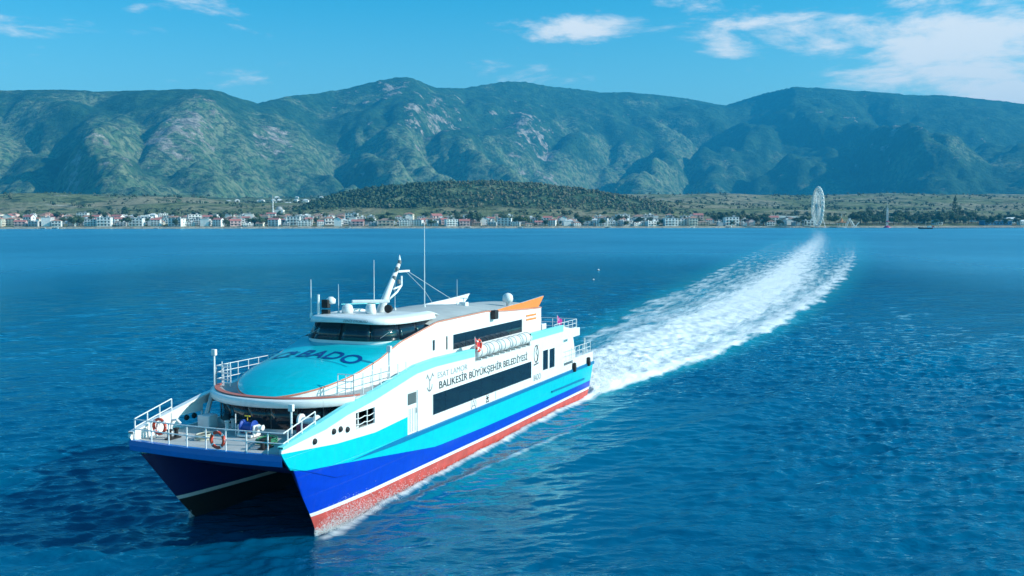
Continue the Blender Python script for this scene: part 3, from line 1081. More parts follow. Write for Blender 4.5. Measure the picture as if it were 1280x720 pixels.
def side_wall(sg):
    holes = list(HOLES)
    if sg < 0: holes[0] = (40.2, 42.0, 4.75, 5.33); holes.append((38.3, 40.15, 4.75, 5.68))
    cols = set(list(np.linspace(-0.5, 44.5, 91).round(2)) + [44.8, 45.0, 45.2, 45.4, 45.55, 33.66, 7.35, 7.4, 14.7, 14.75, 24.5, 24.55])
    for h in holes: cols |= {h[0], h[1]}
    cols = sorted(cols)

    def lv(x, mid):
        zb = max(rub_(x), zs_(x)) if x > 44 else rub_(x)
        zt = max(top_(x), zb + 0.02)
        c = max(zb, min(ctop_(x), zt)) if mid > 33.66 else zb
        aq = zt
        if (mid > 24.55) or (7.4 < mid < 14.7): aq = max(c, zt - 0.42 * min(1, (46 - x) / 4))
        return [(zb, 1 if mid > 33.66 else 0), (c, 0), (aq, 2), (zt, 3)]

    def hl(mid):
        for h in holes:
            if h[0] < mid < h[1]: return h[2], h[3]
    mb = strip_wall(cols, lv, hl, yout, sg)
    import bmesh
    me = mb.mesh('side_wall', [WHITE, CYAN, AQUA, WHITE, WHITE, WHITE])
    bm = bmesh.new(); bm.from_mesh(me); bmesh.ops.remove_doubles(bm, verts=bm.verts, dist=0.003)
    bmesh.ops.recalc_face_normals(bm, faces=bm.faces); bm.to_mesh(me); bm.free()
    wl = link('side_wall', me, ferry)
    md = wl.modifiers.new('thick', 'SOLIDIFY'); md.thickness = 0.11; md.offset = -1 ; md.use_rim = True; md.material_offset = 3; md.material_offset_rim = 0
    # be sure the thickness goes inboard
    n = sum(p.normal.y * p.area for p in me.polygons)
    if n * sg < 0: md.offset = 1
    fm = MB(); frame_box(fm, 14.5, 30.54, 4.04, 5.27, sg * 4.40, sg * 4.515, 0.035)
    frame_box(fm, 10.95, 12.05, 4.25, 5.76, sg * 4.40, sg * 4.515, 0.03); frame_box(fm, 9.45, 10.6, 4.22, 5.72, sg * 4.40, sg * 4.515, 0.03)
    fm.build('window_frame', WHITE, wl)
    n = 9
    for i in range(n):
        x0 = 14.5 + 16.04 * i / n; x1 = 14.5 + 16.04 * (i + 1) / n
        MB().prism([(x0 + .012, 4.04), (x1 - .012, 4.04), (x1 - .012, 5.27), (x0 + .012, 5.27)], sg * 4.43, sg * 4.46, 'y').build('window_pane', GLASS, wl)
    for h in (HOLES[3], HOLES[4]):
        MB().prism([(h[0], h[2]), (h[1], h[2]), (h[1], h[3]), (h[0], h[3])], sg * 4.41, sg * 4.45, 'y').build('window_pane', GLASS, wl)
    # door
    d = MB(); d.prism([(32.45, 3.40), (33.66, 3.40), (33.66, 5.84), (32.45, 5.84)], sg * 4.36, sg * 4.44, 'y')
    d.prism([(32.62, 3.55), (33.49, 3.55), (33.49, 4.95), (32.62, 4.95)], sg * 4.44, sg * 4.455, 'y')
    dr = d.build('door', WHITE, ferry)
    MB().prism([(32.56, 5.12), (33.55, 5.12), (33.55, 5.76), (32.56, 5.76)], sg * 4.44, sg * 4.465, 'y').build('door_window', pmat('grey_glass', (.10, .12, .12), .2), dr)
    MB().bar((32.62, sg * 4.5, 4.55), (32.62, sg * 4.5, 4.85), 0.02).build('handle', STEEL, dr)
    for q in (32.75, 33.05, 33.35):
        MB().bar((q, sg * 4.5, 3.55), (q, sg * 4.5, 4.9), 0.015, 6).build('hand_bar', STEEL, dr)
    # cap along the bulwark top
    for (xa, xb) in ((24.6, 45.5), (7.45, 14.65)):
        xx = np.linspace(xa, xb, 40)
        sec = [(-0.26, -0.04), (0.05, -0.04), (0.05, 0.05), (-0.26, 0.05), (-0.26, -0.04)]
        cp = MB(); cp.grid([[(x, sg * (yout(x, 4.9) + a), top_(x) + b + 0.05) for x in xx] for a, b in sec])
        cp.build('bulwark_cap', AQUA if sg > 0 else WHITE, ferry)
    # rope rails and dark room behind the side opening
    if sg > 0:
        for zz in (5.05, 5.36):
            pts = [(37.3 + 1.9 * i / 8, 4.44, zz - 0.06 * math.sin(PI * (i % 4) / 4.0)) for i in range(9)]
            MB().tube(pts, 0.025, 6).build('rope', WHITE, ferry)
        MB().bar((38.0, 4.44, 4.8), (38.0, 4.44, 5.7), 0.035).build('stanchion', WHITE, ferry)
    # mooring fairleads: rollers proud of the bulwark
    for (x, z) in ((42.95, 4.95), (40.05, 4.98), (41.3, 5.12), (40.7, 5.12)):
        f = MB(); f.lathe([(0.0, -.05), (0.12, -.05), (0.15, 0.02), (0.15, .08), (0.10, .13), (0.0, .13)], (x, 0, z), 'y', 14)
        for i, v in enumerate(f.v): f.v[i] = (v[0], sg * (v[1] + yout(x, z) - 0.02), v[2])
        f.build('fairlead', BLACK, ferry)
    return wl


walls = {sg: side_wall(sg) for sg in (1, -1)}


# --- main cabin front, visor, upper deck --------------------------
def vis_x(y, back=39.2, bulge=2.7, half=4.45):
    return back + bulge * max(0, 1 - (abs(y) / half) ** 2.2) ** 0.8


YV = 4.45 * np.sin(np.linspace(-PI / 2, PI / 2, 41))
front = MB()
fy = 4.32 * np.sin(np.linspace(-PI / 2, PI / 2, 41))
fx = [vis_x(y, 38.6, 2.55, 4.33) for y in fy]
front.grid([[(x, y, z) for x, y in zip(fx, fy)] for z in (4.68, 6.2)])
fo = front.build('front_wall', WHITE, ferry, smooth=True)
nP = 9
ang = np.linspace(-PI / 2 * 0.93, PI / 2 * 0.93, nP * 4 + 1)
for i in range(nP):
    a = ang[i * 4:i * 4 + 5].copy(); a[0] += .004; a[-1] -= .004
    pts = [(vis_x(4.32 * math.sin(t), 38.6, 2.55, 4.33) + 0.03, 4.34 * math.sin(t)) for t in a]
    mb = MB(); mb.grid([[(x, y, z) for x, y in pts] for z in (4.90, 6.08)])
    p = mb.build('window_pane', GLASS, fo, smooth=True)
    md = p.modifiers.new('thick', 'SOLIDIFY'); md.thickness = 0.03; md.offset = 0
vz = MB()
prof = [(-0.7, 6.10), (-0.02, 6.10), (0.03, 6.15), (0.04, 6.42), (0.0, 6.49), (-0.28, 6.51)]
vz.grid([[(vis_x(y) + dx, y * (1 + dx * 0.02), z) for y in YV] for dx, z in prof])
vo = vz.build('visor', WHITE, ferry, smooth=True)
rim = MB(); rim.grid([[(vis_x(y) + dx, y * (0.995 + dx * .02), z) for y in YV] for dx, z in ((-0.26, 6.535), (-0.27, 6.58), (-0.62, 6.58), (-0.63, 6.48))])
rim.build('visor_trim', BRICKTRIM, vo)
ud = MB()
pl = [(vis_x(y) - 0.3, y * .99) for y in YV] + [(3.2, 4.38), (3.2, -4.38)]
ud.prism(pl, 6.30, 6.47, 'z'); ud.build('upper_deck', DECK, ferry)
for sg in (1, -1):
    MB().bar((39.6, sg * 4.2, 6.2), (41.0, sg * 3.65, 4.72), .13, 8).build('visor_strut', WHITE, ferry)


# --- upper cabin: sides, windows, sloping front hood --------------
ze_ = t_tab([(9.3, 8.88), (10.3, 8.90), (16.3, 9.15), (20, 9.40), (27.6, 9.32), (32.4, 8.55), (34.7, 7.86), (38.6, 7.10), (40.2, 6.75), (41.2, 6.52)])


def hw(x): return 3.3 * math.sqrt(max(0.0, 1 - (max(0.0, x - 36.5) / 4.72) ** 2))


UH = [(13.37, 25.3, 7.28, 8.25), (26.1, 26.3, 7.4, 8.25), (27.9, 28.2, 7.55, 8.2)]
for sg in (1, -1):
    cols = sorted(set(list(np.linspace(9.3, 36.5, 60).round(2)) + [36.5 + 4.72 * math.sin(t) for t in np.linspace(0, PI / 2, 18)] + [h[i] for h in UH for i in (0, 1)]))

    def hl(mid):
        for h in UH:
            if h[0] < mid < h[1]: return h[2], h[3]
    mb = strip_wall(cols, lambda x, m: [(6.47, 0), (ze_(x), 1)], hl, lambda x, z: hw(x), sg)
    co = mb.build('cabin_side', WHITE, ferry)
    fm = MB(); frame_box(fm, *UH[0], sg * 3.2, sg * 3.315, 0.035); frame_box(fm, *UH[2], sg * 3.2, sg * 3.315, 0.03); fm.build('window_frame', WHITE, co)
    n = 6
    for i in range(n):
        x0 = 13.37 + 11.93 * i / n; x1 = 13.37 + 11.93 * (i + 1) / n
        MB().prism([(x0 + .012, 7.28), (x1 - .012, 7.28), (x1 - .012, 8.25), (x0 + .012, 8.25)], sg * 3.23, sg * 3.26, 'y').build('window_pane', GLASS, co)
    for h in UH[1:]:
        MB().prism([(h[0], h[2]), (h[1], h[2]), (h[1], h[3]), (h[0], h[3])], sg * 3.22, sg * 3.25, 'y').build('window_pane', GLASS, co)
    for z in (8.35, 8.05):
        MB().prism([(10.5, z - .02), (12.5, z), (12.5, z + .14), (10.4, z + .12)], sg * 3.29, sg * 3.34, 'y').build('louvre', ORANGE, co)
    xx = np.concatenate([np.linspace(9.3, 36.5, 50), 36.5 + 4.72 * np.sin(np.linspace(0.05, PI / 2, 16))])
    MB().tube([(x, sg * (hw(x) + 0.01), ze_(x) - 0.05) for x in xx], 0.045, 6).build('edge_trim', EDGE, co)
    # sweeping fins at the after end of the roof
    fin = [(19.0, 9.28), (16, 9.42), (13.2, 9.50), (10.6, 9.62), (8.7, 9.72), (9.3, 9.3), (9.9, 8.92), (12, 8.98), (16.3, 9.16)]
    f = MB(); f.prism(fin, sg * 3.16, sg * 3.28, 'y', 0)
    f.prism([(x, z) for x, z in fin], sg * 3.282, sg * 3.30, 'y', 1)
    f.build('roof_fin', [WHITE, ORANGE], ferry)
MB().prism([(-3.29, 6.47), (3.29, 6.47), (3.29, 8.86), (-3.29, 8.86)], 9.3, 9.42, 'x').build('cabin_aft_wall', WHITE, ferry)

crown_ = t_tab([(26, .0), (31.5, .0), (33, .12), (35, .38), (37, .50), (38.3, .50), (39.6, .36), (40.6, .2), (41.2, 0.02)])


def dome_z(x, y):
    w = max(hw(x), 1e-3)
    u = min(1.0, abs(y) / w)
    return min(ze_(x), 8.56 + .02 * (32.4 - x)) + crown_(x) * (1 - u ** 2.4)


xd = np.concatenate([np.linspace(28.5, 36.5, 18)[:-1], 36.5 + 4.715 * np.sin(np.linspace(0, PI / 2, 22))])
us = np.sin(np.linspace(-PI / 2, PI / 2, 31))
mb = MB(); mb.grid([[(x, u * hw(x), dome_z(x, u * hw(x)) - (0.0 if abs(u) < .999 else 0.0)) for u in us] for x in xd])
dome = mb.build('front_hood', CYAN, ferry, smooth=True)
# roof
xr = np.linspace(9.3, 28.6, 30)
mb = MB(); mb.grid([[(x, u * 3.28, ze_(x) + 0.02 + 0.30 * (1 - abs(u) ** 2.2)) for u in us] for x in xr])
mb.build('roof', ROOFGREY, ferry, smooth=True)


# --- wheelhouse ---------------------------------------------------
_wa = np.linspace(0, PI / 2, 400)
_wx = 5.85 * np.abs(np.cos(_wa)) ** 0.42; _wy = 3.2 * np.abs(np.sin(_wa)) ** 0.42
_ws = np.concatenate([[0], np.cumsum(np.hypot(np.diff(_wx), np.diff(_wy)))]); _ws /= _ws[-1]


def ws_pt(s, inset, z):
    """s in -1..1 (by arc length) round the front of the wheelhouse"""
    a = float(np.interp(abs(s), _ws, _wa))
    y = (3.2 - inset * .8) * math.copysign(abs(math.sin(a)) ** 0.42, s)
    x = 27.4 + (5.85 - inset) * abs(math.cos(a)) ** 0.42 + 0.25 * (1 - (y / 3.2) ** 2)
    return (x, y, z)


S = np.linspace(-0.97, 0.97, 57)
wh = MB(); wh.grid([[ws_pt(s, i, z) for s in S] for i, z in ((0.0, 8.1), (0.02, 8.58))], 0); wh.grid([[ws_pt(s, i, z) for s in S] for i, z in ((0.02, 8.58), (0.52, 9.62))], 1)
who = wh.build('wheelhouse', [WHITE, BLACK], ferry, smooth=True)
nW = 8
for i in range(nW):
    ss = np.linspace(-0.93 + 1.86 * i / nW + .003, -0.93 + 1.86 * (i + 1) / nW - .003, 8)
    g = MB(); g.grid([[ws_pt(s, k, z) for s in ss] for k, z in ((-0.03, 8.60), (0.46, 9.57))])
    p = g.build('windscreen_pane', GLASS, who, smooth=True)
    md = p.modifiers.new('thick', 'SOLIDIFY'); md.thickness = 0.03; md.offset = 0
for s in (-0.30, 0.30):
    a, b = ws_pt(s, -0.07, 8.78), ws_pt(s + 0.10, 0.20, 9.2)
    MB().bar(a, b, 0.012, 5).build('wiper', STEEL, who)
# roof with brow: thick rounded edge
bro = MB()
SR = np.linspace(-1, 1, 61)


def brow_row(ins, z, camb):
    r = []
    for s in SR:
        x, y, _ = ws_pt(s, ins, 0)
        r.append((x, y, z - camb * (abs(y) / 3.2) ** 2))
    return r


rows = [brow_row(0.8, 9.60, 0.14), brow_row(0.12, 9.60, 0.14), brow_row(0.06, 9.63, 0.14), brow_row(0.20, 9.90, 0.14), brow_row(0.30, 9.95, 0.14), brow_row(0.9, 10.0, 0.13)]
bro.grid(rows)
bw = bro.build('wheelhouse_brow', WHITE, ferry, smooth=True)
last = rows[-1]
cap = MB(); nn = len(last); k = 14
cap.grid([[(p[0] + (25.6 - p[0]) * t, p[1], (p[2] - .002) + (9.66 - 0.2 * (abs(p[1]) / 3.2) ** 2 - p[2]) * t ** 1.5) for p in last] for t in np.linspace(0, 1, k)])
cap.build('wheelhouse_roof', pmat('pale_roof', (.62, .63, .62), .6), ferry, smooth=True)


# --- lettering ----------------------------------------------------
def text_obj(body, size, name, mat, parent, fit=None, bold=0.0, extr=0.004):
    cu = bpy.data.curves.new('text', 'FONT')
    cu.body = body; cu.size = size; cu.extrude = extr; cu.offset = bold; cu.resolution_u = 3
    to = bpy.data.objects.new('text', cu); COL.objects.link(to)
    bpy.context.view_layer.update()
    me = bpy.data.meshes.new_from_object(to.evaluated_get(bpy.context.evaluated_depsgraph_get()))
    bpy.data.objects.remove(to); bpy.data.curves.remove(cu)
    me.name = name; me.materials.clear(); me.materials.append(mat)
    co = np.empty(len(me.vertices) * 3); me.vertices.foreach_get('co', co); co = co.reshape(-1, 3)
    co[:, 0] -= co[:, 0].min()
    if fit: co[:, 0] *= fit / co[:, 0].max()
    me.vertices.foreach_set('co', co.ravel()); me.update()
    return link(name, me, parent), co


def words(o, gap):
    """one part for each word of a line of lettering"""
    import bmesh
    bm = bmesh.new(); bm.from_mesh(o.data)
    seen, isl = set(), []
    for v in bm.verts:
        if v.index in seen: continue
        st, comp = [v], []
        seen.add(v.index)
        while st:
            q = st.pop(); comp.append(q)
            for e in q.link_edges:
                w = e.other_vert(q)
                if w.index not in seen: seen.add(w.index); st.append(w)
        isl.append((min(q.co.x for q in comp), max(q.co.x for q in comp), [q.index for q in comp]))
    isl.sort(key=lambda t: t[0])
    grp, end = [], -1e9
    for a, b, c in isl:
        if a - end > gap: grp.append([])
        grp[-1] += c; end = max(end, b)
    bm.free()
    res = []
    for g in grp:
        keep = set(g); m2 = o.data.copy(); bm = bmesh.new(); bm.from_mesh(m2); bm.verts.ensure_lookup_table()
        bmesh.ops.delete(bm, geom=[v for v in bm.verts if v.index not in keep], context='VERTS'); bm.to_mesh(m2); bm.free()
        res.append(link(o.name.split('.')[0], m2, o.parent))
    bpy.data.objects.remove(o)
    return res


def side_place(o, sg, xbow, xstern, z):
    # local x runs along the reading direction, local y up
    if sg > 0: M = Matrix(((-1, 0, 0, xbow), (0, 0, 1, 4.507), (0, 1, 0, z), (0, 0, 0, 1)))
    else: M = Matrix(((1, 0, 0, xstern), (0, 0, -1, -4.507), (0, 1, 0, z), (0, 0, 0, 1)))
    o.data.transform(M)


def curve_mark(parts, name, mat, parent, w=0.05):
    mb = MB()
    for pts in parts:
        for a, b in zip(pts[:-1], pts[1:]):
            a, b = Vector((*a, 0)), Vector((*b, 0))
            n = (b - a).normalized(); sdv = Vector((-n.y, n.x, 0)) * w
            mb.add([a - sdv - n * w * .5, b - sdv + n * w * .5, b + sdv + n * w * .5, a + sdv - n * w * .5], [(0, 1, 2, 3)])
    return mb.build(name, mat, parent)


def arc(cx, cy, rx, ry, a0, a1, n=14):
    return [(cx + rx * math.cos(math.radians(a0 + (a1 - a0) * i / n)), cy + ry * math.sin(math.radians(a0 + (a1 - a0) * i / n))) for i in range(n + 1)]


for sg in (1, -1):
    W = walls[sg]
    o, _ = text_obj('BALIKESİR BÜYÜKŞEHİR BELEDİYESİ', 0.62, 'lettering', INK, W, fit=14.4, bold=0.010)
    for q in words(o, .22): side_place(q, sg, 29.7, 15.3, 5.50)
    o, _ = text_obj('ESAT LAMOR', 0.50, 'lettering', GREYINK, W, fit=4.2)
    for q in words(o, .17): side_place(q, sg, 29.9, 25.7, 6.15)
    # town crest: a forked figure beside the name
    o = curve_mark([[(0.15, 1.0), (0.45, 0.62), (0.40, 0.05)], [(0.85, 1.0), (0.52, 0.62)], arc(.45, .35, .32, .34, 200, 360), [(0.2, .95), (.05, .8)], [(.8, .95), (.98, .82)]],
                   'crest', GREYINK, W, 0.045); side_place(o, sg, 31.4, 30.4, 5.55)
    # company swirl with its name running up the side
    o = curve_mark([arc(.55, 1.35, .42, .62, 60, 400, 24), arc(.75, 1.30, .26, .5, 250, 470, 16), [(.95, 2.0), (.5, 1.5), (.9, 1.1), (.62, .72)], [(0.1, .55), (1.05, .62)]],
                   'emblem', INK, W, 0.05); side_place(o, sg, 14.05, 12.85, 4.35)
    o, _ = text_obj('BADO', 0.62, 'lettering', GREYINK, W, fit=1.5, bold=.01); side_place(o, sg, 14.0, 12.5, 3.72)
    # row of small marks under the windows
    o = curve_mark([[(0, 0), (.35, .62), (.7, 0)], [(.15, .25), (.55, .25)], arc(.35, .3, .4, .4, 0, 360)], 'emblem', GREYINK, W, 0.03); side_place(o, sg, 25.1, 24.3, 3.4)
    o = curve_mark([[(.05, .05), (.5, .55)], [(.5, .05), (.05, .55)], [(.05, .55), (.5, .55)], [(.05, .3), (.5, .3)], [(.05, .05), (.5, .05)]], 'emblem', INK, W, 0.04); side_place(o, sg, 22.8, 22.2, 3.5)
    o = curve_mark([[(0, .5), (.8, .5)], [(.45, .5), (.4, .0)]], 'emblem', GREYINK, W, 0.035); side_place(o, sg, 21.6, 20.8, 3.55)


def on_dome(o, x0, y0, slope=1.0):
    """lay flat lettering onto the hood: reading direction to port, tops aft"""
    me = o.data
    for v in me.vertices:
        x = x0 - v.co.y * slope; y = y0 + v.co.x
        v.co = (x, y, dome_z(x, y) + 0.028 + v.co.z * .5)
    me.update()


def subdiv(me, cuts=2):
    import bmesh
    bm = bmesh.new(); bm.from_mesh(me)
    bmesh.ops.triangulate(bm, faces=bm.faces)
    bmesh.ops.subdivide_edges(bm, edges=[e for e in bm.edges if e.calc_length() > .25], cuts=cuts, use_grid_fill=False)
    bm.to_mesh(me); bm.free()


o, _ = text_obj('BADO', 1.55, 'lettering', NAVYINK, dome, fit=3.75, bold=.03, extr=.002); subdiv(o.data); on_dome(o, 36.55, -1.0, 1.3)
o = curve_mark([arc(.55, .6, .5, .5, 40, 380, 20), arc(.72, .55, .3, .42, 240, 460, 14), [(.95, 1.15), (1.3, .5)], [(.1, .1), (1.25, .12)], [(.9, .4), (1.3, .95)]], 'emblem', NAVYINK, dome, .075)
subdiv(o.data); on_dome(o, 36.65, -2.66, 1.15)
o = curve_mark([[(0, 0), (1, .12), (2.2, .05), (3.8, -.05)]], 'underline', NAVYINK, dome, .018); subdiv(o.data); on_dome(o, 36.9, -1.2)
# small maker's mark on the brow
o, co = text_obj('DENİZ OTOBÜSÜ', 0.2, 'lettering', GREYINK, bw, fit=1.5, extr=.002)
_ss = np.linspace(-.6, .6, 300); _yy = np.array([ws_pt(q, 0.1, 0)[1] for q in _ss])
for v in o.data.vertices:
    y = 0.2 + v.co.x; p = ws_pt(float(np.interp(y, _yy, _ss)), 0.06, 0)
    v.co = (p[0] + .012 - v.co.y * .5, y, 9.66 + v.co.y * .95)


# --- rails --------------------------------------------------------
def rail(pts_fn, n_posts, height, rails, name='rail', r=0.024, parent=ferry, mat=WHITE, n=40):
    ts = np.linspace(0, 1, n)
    mb = MB()
    for h in rails:
        mb.tube([Vector(pts_fn(t)) + Vector((0, 0, h)) for t in ts], r, 6)
    o = mb.build(name, mat, parent)
    for i in range(n_posts):
        p = Vector(pts_fn(i / (n_posts - 1)))
        MB().bar(p, p + Vector((0, 0, height)), r * 1.25, 7).build('post', mat, o)
    return o


def bow_path(t):
    # along the bow edge from starboard, round the port corner and aft along the bulwark
    L = 8.6; tot = L + 2.6; d = t * tot
    if d < L:
        y = -4.25 + d; return (bow_x(y) - 0.22, y, 4.74)
    d -= L
    return (bow_x(4.35) - 0.22 - d, 4.36, 4.74 + d * 0.22)


rail(bow_path, 11, 1.02, (1.02, 0.55), 'bow_rail', 0.03)
rail(lambda t: (45.2 - 2.6 * t, -4.36, 4.74 + 0.57 * t), 4, 1.02, (1.02, 0.6), 'bow_rail', 0.03)
for sg in (1, -1):
    rail(lambda t: (39.1 - 5.6 * t, sg * 4.32, 6.5), 7, 1.1, (1.1, .74, .38), 'wing_rail', 0.022)
    rail(lambda t: (39.1, sg * (4.32 - 0.95 * t), 6.5), 3, 1.1, (1.1, .74, .38), 'wing_rail', 0.022)
    rail(lambda t: (8.9 - 5.4 * t, sg * 4.30, 6.47), 6, 1.0, (1.0, .66, .33), 'aft_rail', 0.022)
    rail(lambda t: (4.8 - 5.1 * t, sg * 4.3, 4.25), 6, 0.9, (0.9, .5), 'stern_rail', 0.022)
rail(lambda t: (3.35, -4.2 + 8.4 * t, 6.47), 9, 1.0, (1.0, .66, .33), 'aft_rail', 0.022)
for (x, y, z, h) in ((39.35, -4.25, 6.5, 1.75), (35.2, 4.2, 6.5, 1.9), (43.4, 3.5, 4.72, 1.75)):
    p = MB().bar((x, y, z), (x, y, z + h), 0.055, 8).build('light_post', WHITE, ferry)
    MB().box((x, y, z + h + .1), (0.2, 0.26, 0.34)).build('lamp_box', WHITE, p, bevel=.03)
# ladder rungs by the starboard wing
mb = MB()
for k in range(7): mb.bar((38.9, -4.1, 6.65 + .17 * k), (38.9, -3.55, 6.65 + .17 * k), .022, 6)
mb.bar((38.9, -4.1, 6.5), (38.9, -4.1, 7.8), .03); mb.bar((38.9, -3.55, 6.5), (38.9, -3.55, 7.8), .03)
mb.build('ladder', WHITE, ferry)

# --- foredeck gear ------------------------------------------------
MB().box((41.35, -3.1, 5.05), (.7, .75, .7)).build('deck_locker', pmat('pale_grey_paint', (.62, .66, .68), .5), ferry, bevel=.05)
wl = MB(); wl.box((42.3, .2, 4.82), (1.1, 1.2, .16)); wl.box((42.3, -.42, 5.15), (.7, .12, .8)); wl.box((42.3, .82, 5.15), (.7, .12, .8))
wo = wl.build('windlass', WHITE, ferry, bevel=.03)
MB().lathe([(0.0, -.56), (.2, -.56), (.46, -.5), (.46, -.42), (.30, -.36), (.30, .36), (.46, .42), (.46, .5), (.2, .56), (0, .56)], (42.3, .2, 5.4), 'y', 20).build('drum', DRUMBLUE, wo)
MB().lathe([(0, .82), (.14, .82), (.2, .9), (.13, 1.05), (.2, 1.2), (0, 1.22)], (42.3, .2, 5.4), 'y', 14).build('gypsy', WHITE, wo)
hd = MB().bar((42.3, .1, 5.8), (42.3, .1, 6.12), .03).bar((42.3, -.12, 6.12), (42.3, .32, 6.12), .045).build('brake_handle', YELLOW, wo)
MB().bar((42.5, -.75, 4.7), (42.3, -.9, 6.2), .035).build('lever', WHITE, wo)
wo.location = (42.3 * .28, .2 * .28, 4.72 * .28); wo.scale = (.72, .72, .72)
for (x, y) in ((41.4, 3.05), (44.2, -2.9), (44.2, 2.6), (41.2, -1.8)):
    b = MB()
    b.box((x, y, 4.74), (.8, .35, .06))
    for d in (-.24, .24): b.lathe([(0, 0), (.11, 0), (.1, .34), (.15, .38), (.15, .44), (0, .46)], (x + d, y, 4.76), 'z', 12)
    b.build('bollard', BLACK if x > 44 else WHITE, ferry)
wn = MB().box((41.2, 3.0, 5.05), (.9, .9, .6)).build('mooring_winch', MAROON, ferry, bevel=.04)
MB().lathe([(0, -.5), (.34, -.5), (.34, -.4), (.2, -.34), (.2, .34), (.34, .4), (.34, .5), (0, .5)], (41.2, 3.0, 5.5), 'y', 16).build('drum', WHITE, wn)
# anchor davit curls on the starboard bow
for (x, y) in ((44.2, -3.9), (43.4, -3.7)):
    MB().tube([(x, y, 4.7), (x, y, 5.2), (x + .1, y + .15, 5.45), (x + .1, y + .45, 5.5), (x, y + .6, 5.3)], .06, 8).build('davit', WHITE, ferry)

# --- mast, radar, aerials ----------------------------------------
ms = MB(); ms.tube([(29.0, 0, 9.75), (27.7, 0, 11.3), (26.45, 0, 12.75)], .2, 12, radii=[.26, .2, .12])
ms.bar((27.2, 0, 11.2), (26.2, .0, 11.35), .06); ms.tube([(27.75, 0, 10.6), (26.7, 0, 11.0), (26.1, 0, 11.4), (26.1, 0, 12.0)], .07, 8)
mo = ms.build('mast', WHITE, ferry, smooth=True)
MB().box((26.0, 0, 12.3), (1.5, .34, .13)).build('crosstree', WHITE, mo, bevel=.03)
for (x, y, z) in ((26.35, 0, 12.78), (26.95, .15, 12.35), (27.25, .12, 11.8), (26.45, 0, 11.5)):
    MB().lathe([(0, 0), (.1, 0), (.12, .05), (.12, .2), (.08, .26), (0, .28)], (x, y, z), 'z', 10).build('nav_light', pmat('lamp_grey', (.18, .19, .20), .4), mo)
MB().lathe([(0, 0), (.05, 0), (.09, .1), (.02, .4), (0, .42)], (26.35, 0, 12.95), 'z', 8).build('wind_sensor', WHITE, mo)
for k in (-1, 1):
    MB().tube([(25.4, 0.08 * k, 12.28), (22.4, .5 * k + .2, 10.9), (19.8, 1.1 * k + .2, 9.7)], .014, 4).build('stay', WHITE, mo)
rd = MB().lathe([(0, 0), (.35, 0), (.3, .35), (.24, .55), (0, .58)], (30.0, 0, 9.9), 'z', 14).build('radar', WHITE, ferry)
MB().box((30.0, 0, 10.62), (.22, 2.3, .2), rot=(0, 0, math.radians(38))).build('scanner_bar', WHITE, rd, bevel=.05)
MB().lathe([(0, 0), (.32, 0), (.36, .25), (.28, .5), (.1, .6), (0, .61)], (31.2, -.9, 9.92), 'z', 14).build('camera_dome', WHITE, ferry, smooth=True)
MB().lathe([(0, 0), (.28, 0), (.33, .2), (.25, .45), (0, .55)], (31.0, .6, 9.92), 'z', 14).build('camera_dome', WHITE, ferry, smooth=True)
MB().lathe([(0, -.18), (.16, -.16), (.24, 0), (.26, .2), (0, .22)], (29.2, .85, 10.15), 'x', 14).build('searchlight', BLACK, ferry)
mb = MB().box((32.0, -1.9, 10.05), (.28, .5, .3)).box((32.0, -1.9, 10.55), (.32, .45, .5)); mb.build('horn_box', BLACK, ferry, bevel=.04)
MB().lathe([(0, 0), (.28, .05), (.3, .3), (.12, .45), (0, .46)], (31.7, -1.75, 10.5), 'z', 14).build('searchlight', WHITE, ferry, smooth=True)
MB().bar((32.2, -2.3, 9.85), (32.2, -2.3, 11.1), .08, 8).build('horn_post', WHITE, ferry)
MB().tube([(31.4, -1.2, 10.5), (30.3, -.2, 10.5), (29.3, .2, 10.45)], .03, 6).build('cable_rail', AQUA, ferry)
for (x, y, z0, z1, r) in ((32.3, -2.75, 9.8, 12.0, .035), (31.4, -1.4, 9.9, 11.7, .02), (28.9, -.4, 10.3, 13.1, .03), (22.2, -.35, 9.6, 15.45, .035), (24.8, -1.2, 9.6, 12.1, .016), (18.4, .3, 9.5, 11.4, .02)):
    MB().bar((x, y, z0), (x, y, z1), r, 6, r * .55).build('whip_aerial', WHITE, ferry)
    MB().lathe([(0, 0), (.09, 0), (.07, .3), (0, .32)], (x, y, z0 - .1), 'z', 8).build('aerial_base', WHITE, ferry)
MB().lathe([(0, 0), (.12, 0), (.12, .35), (.36, .42), (.4, .65), (.36, .9), (.2, 1.05), (0, 1.1)], (14.0, 2.4, 9.15), 'z', 16).build('satellite_dome', WHITE, ferry, smooth=True)
mb = MB().box((19.2, 1.2, 9.72), (.5, .5, .3)).bar((19.2, 1.2, 9.8), (19.2, 1.2, 10.15), .04).bar((19.2, .9, 10.15), (19.2, 1.5, 10.15), .03); mb.build('roof_vent', WHITE, ferry)
MB().box((19.0, 3.5, 9.05), (.62, .34, .62)).build('floodlight', BLACK, ferry, bevel=.04)

